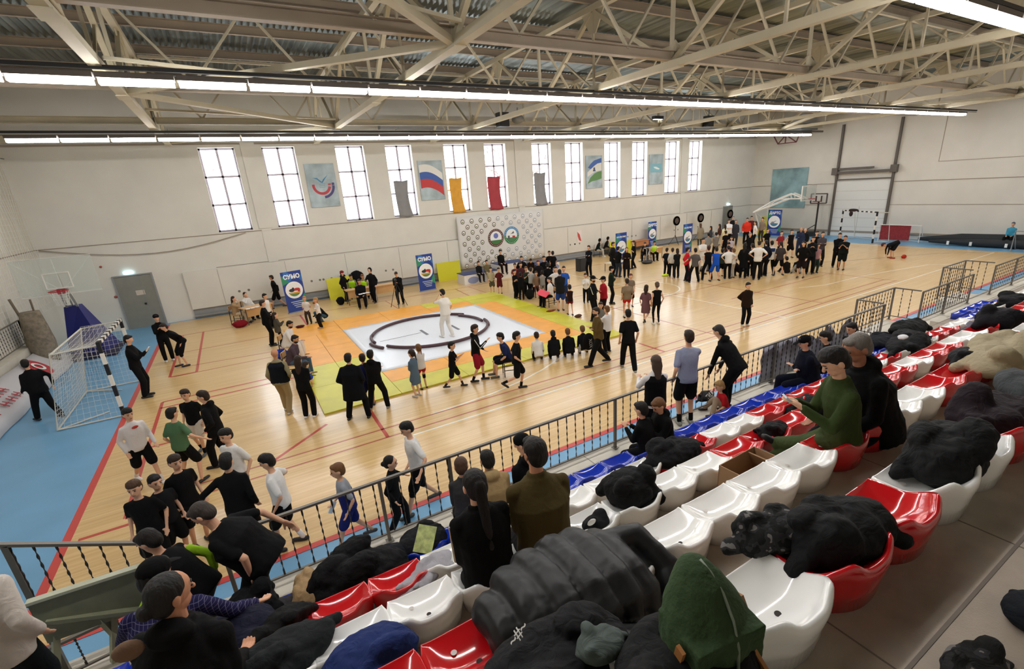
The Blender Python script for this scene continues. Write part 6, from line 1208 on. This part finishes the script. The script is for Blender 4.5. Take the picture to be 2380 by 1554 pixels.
piles = [
 ('jacket', 'black jacket and bag heap on the front left seats beside the tan jacket', 'jacket', 850, 1372, 'A', (.5, .3, .5), '#17181a', 0), ('backpack', 'dark blue and black bag behind the black heap in the front row', 'bag', 905, 1312, 'A', (.28, .2, .24), '#1a1f2c', 0),
 ('jacket', 'tan quilted jacket hanging beside the black heap in the front row', 'jacket', 722, 1398, 'A', (.13, .24, .32), '#ab8f68', .2), ('backpack', 'black and blue rucksack on the front row by the big man', 'bag', 592, 1432, 'A', (.24, .2, .38), '#14161a', 0),
 ('jacket', 'dark grey jacket lying on the blue seats right of the rucksack', 'jacket', 668, 1415, 'A', (.22, .12, .1), '#3d3a3e', .4), ('sweater', 'navy blue sweater heaped on the second row at the left', 'sweater', 545, 1505, 'B', (.36, .28, .3), '#1d1f42', 0),
 ('trousers', 'black trousers thrown over the red seat in the second row', 'trousers', 655, 1482, 'B', (.28, .13, .26), '#151516', .6), ('sock_pair', 'pair of balled white socks on the navy sweater', 'socks', 600, 1467, 'B', (.09, .06, .07), '#d6d5da', 0),
 ('jacket', 'dark green-grey jacket spread at the bottom edge left of the blue rucksack', 'jacket', 640, 1560, 'C', (.42, .2, .22), '#23282a', .2), ('backpack', 'navy blue rucksack with black straps on the third row at the bottom edge', 'bag', 868, 1570, 'C', (.3, .22, .34), '#1c2c5e', 0),
 ('jacket', 'dark navy jacket with a magazine on a blue front seat', 'jacket', 985, 1272, 'A', (.3, .24, .28), '#1d1e26', 0), ('sweatshirt', 'light grey sweatshirt draped over the red seat beside the ponytail woman', 'sweatshirt', 990, 1345, 'B', (.36, .12, .12), '#9d9ba0', .5),
 ('rucksack', 'black rucksack standing on a white seat in the third row', 'bag', 1462, 1160, 'C', (.24, .22, .36), '#141517', 0), ('baseball_cap', 'black cap with white badge lying in a white third row seat', 'cap', 1385, 1225, 'C', (.14, .1, .12), '#17171a', 0),
 ('jacket', 'black padded jacket heaped on the second row behind the two boys', 'jacket', 1566, 1066, 'B', (.42, .25, .28), '#17181a', 0), ('jacket', 'glossy black jacket on the red seats left of the young man in green', 'jacket', 1862, 950, 'B', (.4, .18, .16), '#1e1f22', .1),
 ('shoe_bag', 'black shoe bag on the seat beneath the legs of the man in green', 'bag', 1795, 1010, 'C', (.22, .14, .16), '#131315', 0), ('jacket', 'dark navy jacket pile left of the black coats in the front row', 'jacket', 2045, 800, 'A', (.55, .3, .25), '#1b1e2c', 0),
 ('coat', 'large black coat piled on the front row at the first gap', 'coat', 2110, 778, 'A', (.8, .3, .4), '#1a201e', .1), ('coat', 'black coat with white cap piled on the second row behind it', 'coat', 2110, 808, 'B', (.75, .3, .3), '#15181a', .1),
 ('jacket', 'dark jacket with white stripes lying across the second and third rows', 'jacket', 2312, 760, 'C', (.35, .3, .4), '#1d1b22', .2), ('trousers', 'navy and white striped trousers stretched across the red seats', 'trousers', 2255, 762, 'B', (.5, .12, .1), '#74727e', .1),
 ('fur_coat', 'beige fur coat spread over the fourth row at the right edge', 'coat', 2320, 850, 'D', (.75, .3, .34), '#9a8f74', .1), ('handbag', 'black leather bag on a red fourth row seat beside the fur coat', 'bag', 2252, 845, 'D', (.27, .2, .22), '#22262a', 0),
 ('jacket', 'dark grey jacket at the right edge above the maroon coat', 'jacket', 2370, 920, 'E', (.3, .16, .22), '#3a3d3f', .5), ('coat', 'dark maroon coat lying over the fifth row at the right edge', 'coat', 2310, 985, 'E', (.42, .2, .2), '#2c1823', 0),
 ('duffel_bag', 'large black duffel bag lying on a white fifth row seat', 'bag', 2188, 1085, 'E', (.36, .2, .3), '#191b1c', .15), ('rucksack', 'black rucksack far up the second row at the right edge', 'bag', 2358, 712, 'B', (.5, .3, .35), '#1b1b1e', 0),
 ('coat', 'shiny black coat and camouflage jacket heaped on a red fifth row seat', 'coat', 1945, 1270, 'E', (.3, .19, .27), '#17191a', -.2)]
for i, (nm, lab, cat, px, py, r, sz, col, rot) in enumerate(piles):
    o = pile(nm, lab, cat, px, py, r, sz, col, i, rot=rot, vox=.012 if py > 1000 else .022, disp=.045 if max(sz) > .2 else .02)
# camouflage part of the heap
pile('camouflage_jacket', 'grey camouflage jacket hanging in front of the shiny black coat', 'jacket', 1815, 1265, 'E', (.26, .12, .2), '#5a5956', 40, rot=-.3, vox=.012); m = _M[('fabric', '#5a5956', .8, .7, 11)]
n_, l_, p_ = nodes(m); no = n_.new('ShaderNodeTexNoise'); no.inputs['Scale'].default_value = 14; tc = n_.new('ShaderNodeTexCoord'); l_.new(tc.outputs['Object'], no.inputs['Vector']); r_ = n_.new('ShaderNodeValToRGB'); r_.color_ramp.interpolation = 'CONSTANT'
r_.color_ramp.elements[0].color = lin('#121313'); r_.color_ramp.elements[1].position = .6; r_.color_ramp.elements[1].color = lin('#6f6c69'); e_ = r_.color_ramp.elements.new(.5); e_.color = lin('#2a2a2b'); l_.new(no.outputs[0], r_.inputs[0]); l_.new(r_.outputs[0], p_.inputs['Base Color'])
for px, py, sz, lab in ((2260, 1570, (.16, .1, .1), 'camouflage cloth on the walkway at the bottom right corner'),):
    o = pile('camouflage_cloth', lab, 'cloth', px, py, 'E', sz, '#5a5956', 50, z=RZ['E']-LIP, vox=.01, disp=.03); 
pile('leg_stand_in', 'dark blue stand-in for a trouser leg at the right edge of the tiled walkway', 'bag', 2395, 1440, 'E', (.13, .1, .12), '#1c2430', 51, z=RZ['E']-LIP, vox=.01, disp=.02)  # added blob standing in for the trouser leg of someone out of view
b = MB(); b.box((0, 0, 0), (.2, .3, .006)); o = tag(b.build('magazine', mat('magazine_cover', '#a9b46a', .4, var=.5, vscale=14)), 'green and yellow magazine lying on the navy jacket in the front row', 'magazine'); o.location = at(988, 1252, 1.58); o.rotation_euler = (.5, .3, -.5)
b = MB(); b.ell((0, 0, 0), (.045, .012, .03)); o = tag(b.build('white_badge', M_white, smooth=True), 'white badge on the front of the black cap in the third row', 'badge'); o.location = at(1375, 1213, 2.42)
# cardboard box
q = at(1705, 1128, RZ['C']-LIP+.02); t = thing('cardboard_box', 'open brown cardboard box behind the white seats of the third row', 'box', (q.x-.07, 2.27, RZ['C']-LIP), .03)
M_card = mat('cardboard', '#a27f5c', .8, var=.1); b = MB(); w_, d_, h_ = .54, .3, .42
b.b2((-w_/2, -d_/2, 0), (w_/2, d_/2, .01)); b.b2((-w_/2, -d_/2, 0), (w_/2, -d_/2+.008, h_)); b.b2((-w_/2, d_/2-.008, 0), (w_/2, d_/2, h_)); b.b2((-w_/2, -d_/2, 0), (-w_/2+.008, d_/2, h_)); b.b2((w_/2-.008, -d_/2, 0), (w_/2, d_/2, h_)); b.build('box_body', M_card, t)
b = MB(); b.box((w_/2-.06, .02, h_-.1), (.012, .24, .18), Matrix.Rotation(-.5, 3, 'Y')); b.build('flap', M_card, t); b = MB(); [b.b2((-w_/2-.002, -d_/2+.05, .07+.04*i), (-w_/2, d_/2-.08, .09+.04*i)) for i in range(3)]; b.build('red_print', mat('box_print', '#9c5a44', .7), t)
# big quilted black jacket over the fourth row
M_puff = mat('puffer_black', '#08090a', .5, bump=.25, bscale=5, dist=.8, spec=.4)
def puffer(name, lab, cat, pts, rad, m, h0=.0, arms_=()):
    b = MB(); n = len(pts)
    for i in range(n-1):
        (x0, y0, z0, w0), (x1, y1, z1, w1) = pts[i], pts[i+1]
        for k in range(2):
            t_ = (k+.5)/2; c = Vector((x0+(x1-x0)*t_, y0+(y1-y0)*t_, z0+(z1-z0)*t_)); w = w0+(w1-w0)*t_
            b.tube([c+Vector((0, -w+w*2*j/8, -.10*((j-4)/4)**2-(.3 if j in (0,) else .0)*.5)) for j in range(9)], [rad*.75]+[rad]*7+[rad*.75], 12)
    for a_ in arms_: b.tube([Vector(v[:3]) for v in a_], [v[3] for v in a_], 12)
    o = tag(b.build(name, m), lab, cat); return voxel(o, .011, 2, .035, .2)
u0, u1, u2, u3 = at(1120, 1440, 2.95), at(1250, 1370, 3.05), at(1380, 1320, 3.08), at(1500, 1320, 2.98)
pf = puffer('puffer_jacket', 'large black quilted winter jacket spread over the fourth row seats', 'jacket', [(u0.x, 1.78, 2.93, .16), (u1.x, 1.78, 3.03, .3), (u2.x, 1.76, 3.06, .33), (u3.x-.05, 1.72, 3.0, .26)], .112, M_puff,
       arms_=[[(u0.x+.25, 1.55, 2.98, .09), (u0.x+.15, 1.4, 2.85, .1), (u0.x+.45, 1.32, 2.8, .1)], [(u3.x-.1, 1.85, 3.02, .09), (u3.x+.1, 1.8, 3.02, .09), (u3.x+.17, 1.6, 2.9, .085), (u3.x+.1, 1.4, 2.78, .08)], [(u1.x, 1.4, 2.95, .12), (u2.x, 1.3, 2.86, .13), (u3.x-.15, 1.35, 2.78, .11)]])
b = MB(); b.ell((0, 0, 0), (.03, .012, .022)); b.box((.03, 0, -.01), (.03, .01, .006)); o = b.build('white_logo', M_white, pf, smooth=True); o.location = at(1322, 1409, 3.05)
# black jacket with lettering at the bottom edge
pk = pile('jacket', 'black jacket with small white script lettering at the bottom edge', 'jacket', 1290, 1560, 'E', (.34, .2, .16), '#17181a', 61, z=3.3, vox=.01, disp=.03)
text('Stussy' if False else '~#~', .06, M_white, pk, (-.1, .1, .17), (.6, 0, .45), ext=.002)
pile('jacket', 'charcoal jacket under the green rucksack at the bottom edge', 'jacket', 1585, 1560, 'E', (.32, .18, .2), '#1d1e20', 62, z=3.36, vox=.01, disp=.03)
pile('grey_shirt', 'crumpled grey-green shirt between the two black jackets at the bottom edge', 'shirt', 1395, 1510, 'E', (.1, .08, .08), '#4b5450', 63, z=3.42, vox=.008, disp=.02)
# green rucksack
g0 = at(1640, 1470, 3.52); t = thing('green_rucksack', 'dark green canvas rucksack with tan leather straps and a long zip', 'bag', g0, -.15)
M_gr = mat('green_canvas', '#33462a', .85, bump=.3, bscale=60, spec=.25); b = MB(); Xa, Ya = X1, Y1
rg = []
for z, rx, ry, ox, oy in ((-.1, .15, .13, 0, 0), (-.04, .175, .155, 0, 0), (.06, .17, .15, 0, .0), (.14, .145, .12, .0, .03), (.21, .1, .085, .0, .06), (.255, .055, .05, 0, .085), (.27, .02, .02, 0, .09)): rg.append((Vector((ox, oy, z)), rx, ry, Xa, Ya))
b.loft(rg, 20); b.box((0, -.02, .02), (.3, .22, .16)); voxel(b.build('bag_body', M_gr, t), .008, 3, .018, .1)
b = MB(); zp = [(.02, .075, .27), (.03, .03, .245), (.035, -.03, .2), (.03, -.09, .135), (.01, -.14, .07), (-.01, -.165, .0)]; b.tube(zp, .006, 8); b.build('zip', mat('zip_dark', '#6d7a68', .5), t, smooth=True)
b = MB(); b.tube([(-.01, -.172, .0), (-.015, -.185, -.035), (-.01, -.186, -.05)], .007, 8); b.build('zip_pull', mat('zip_metal', '#c9c9c4', .3, metal=.8), t)
for c_, r_z in (((-.165, -.05, .03), .3), ((.17, -.01, .05), -.4), ((.11, -.145, -.03), -.9)):
    b = MB(); b.box((0, 0, 0), (.014, .035, .11), Matrix.Rotation(r_z, 3, 'X')); o = b.build('leather_strap', mat('tan_leather', '#a8713c', .6), t); o.location = c_; o.rotation_euler = (0, -.15, 0)
# jacket with lettering by the railing child
jk = pile('jacket', 'black jacket with white lettering lying on the walkway by the child in red', 'jacket', 1640, 925, 'A', (.3, .14, .13), '#24272a', 71, z=.74, vox=.015, disp=.03, rot=.3); text('TRUD', .16, M_white, jk, (0, -.12, .12), (.8, 0, .35), ext=.003)
pile('baseball_cap', 'white cap lying on the black coat in the second row', 'cap', 2098, 786, 'B', (.12, .08, .08), '#d9dadd', 72, z=2.1, vox=.02, disp=.01)

pile('jacket', 'black jacket bunched in front of the green rucksack', 'jacket', 1660, 1610, 'E', (.2, .12, .14), '#141517', 64, z=3.42, vox=.01, disp=.03)
bake()
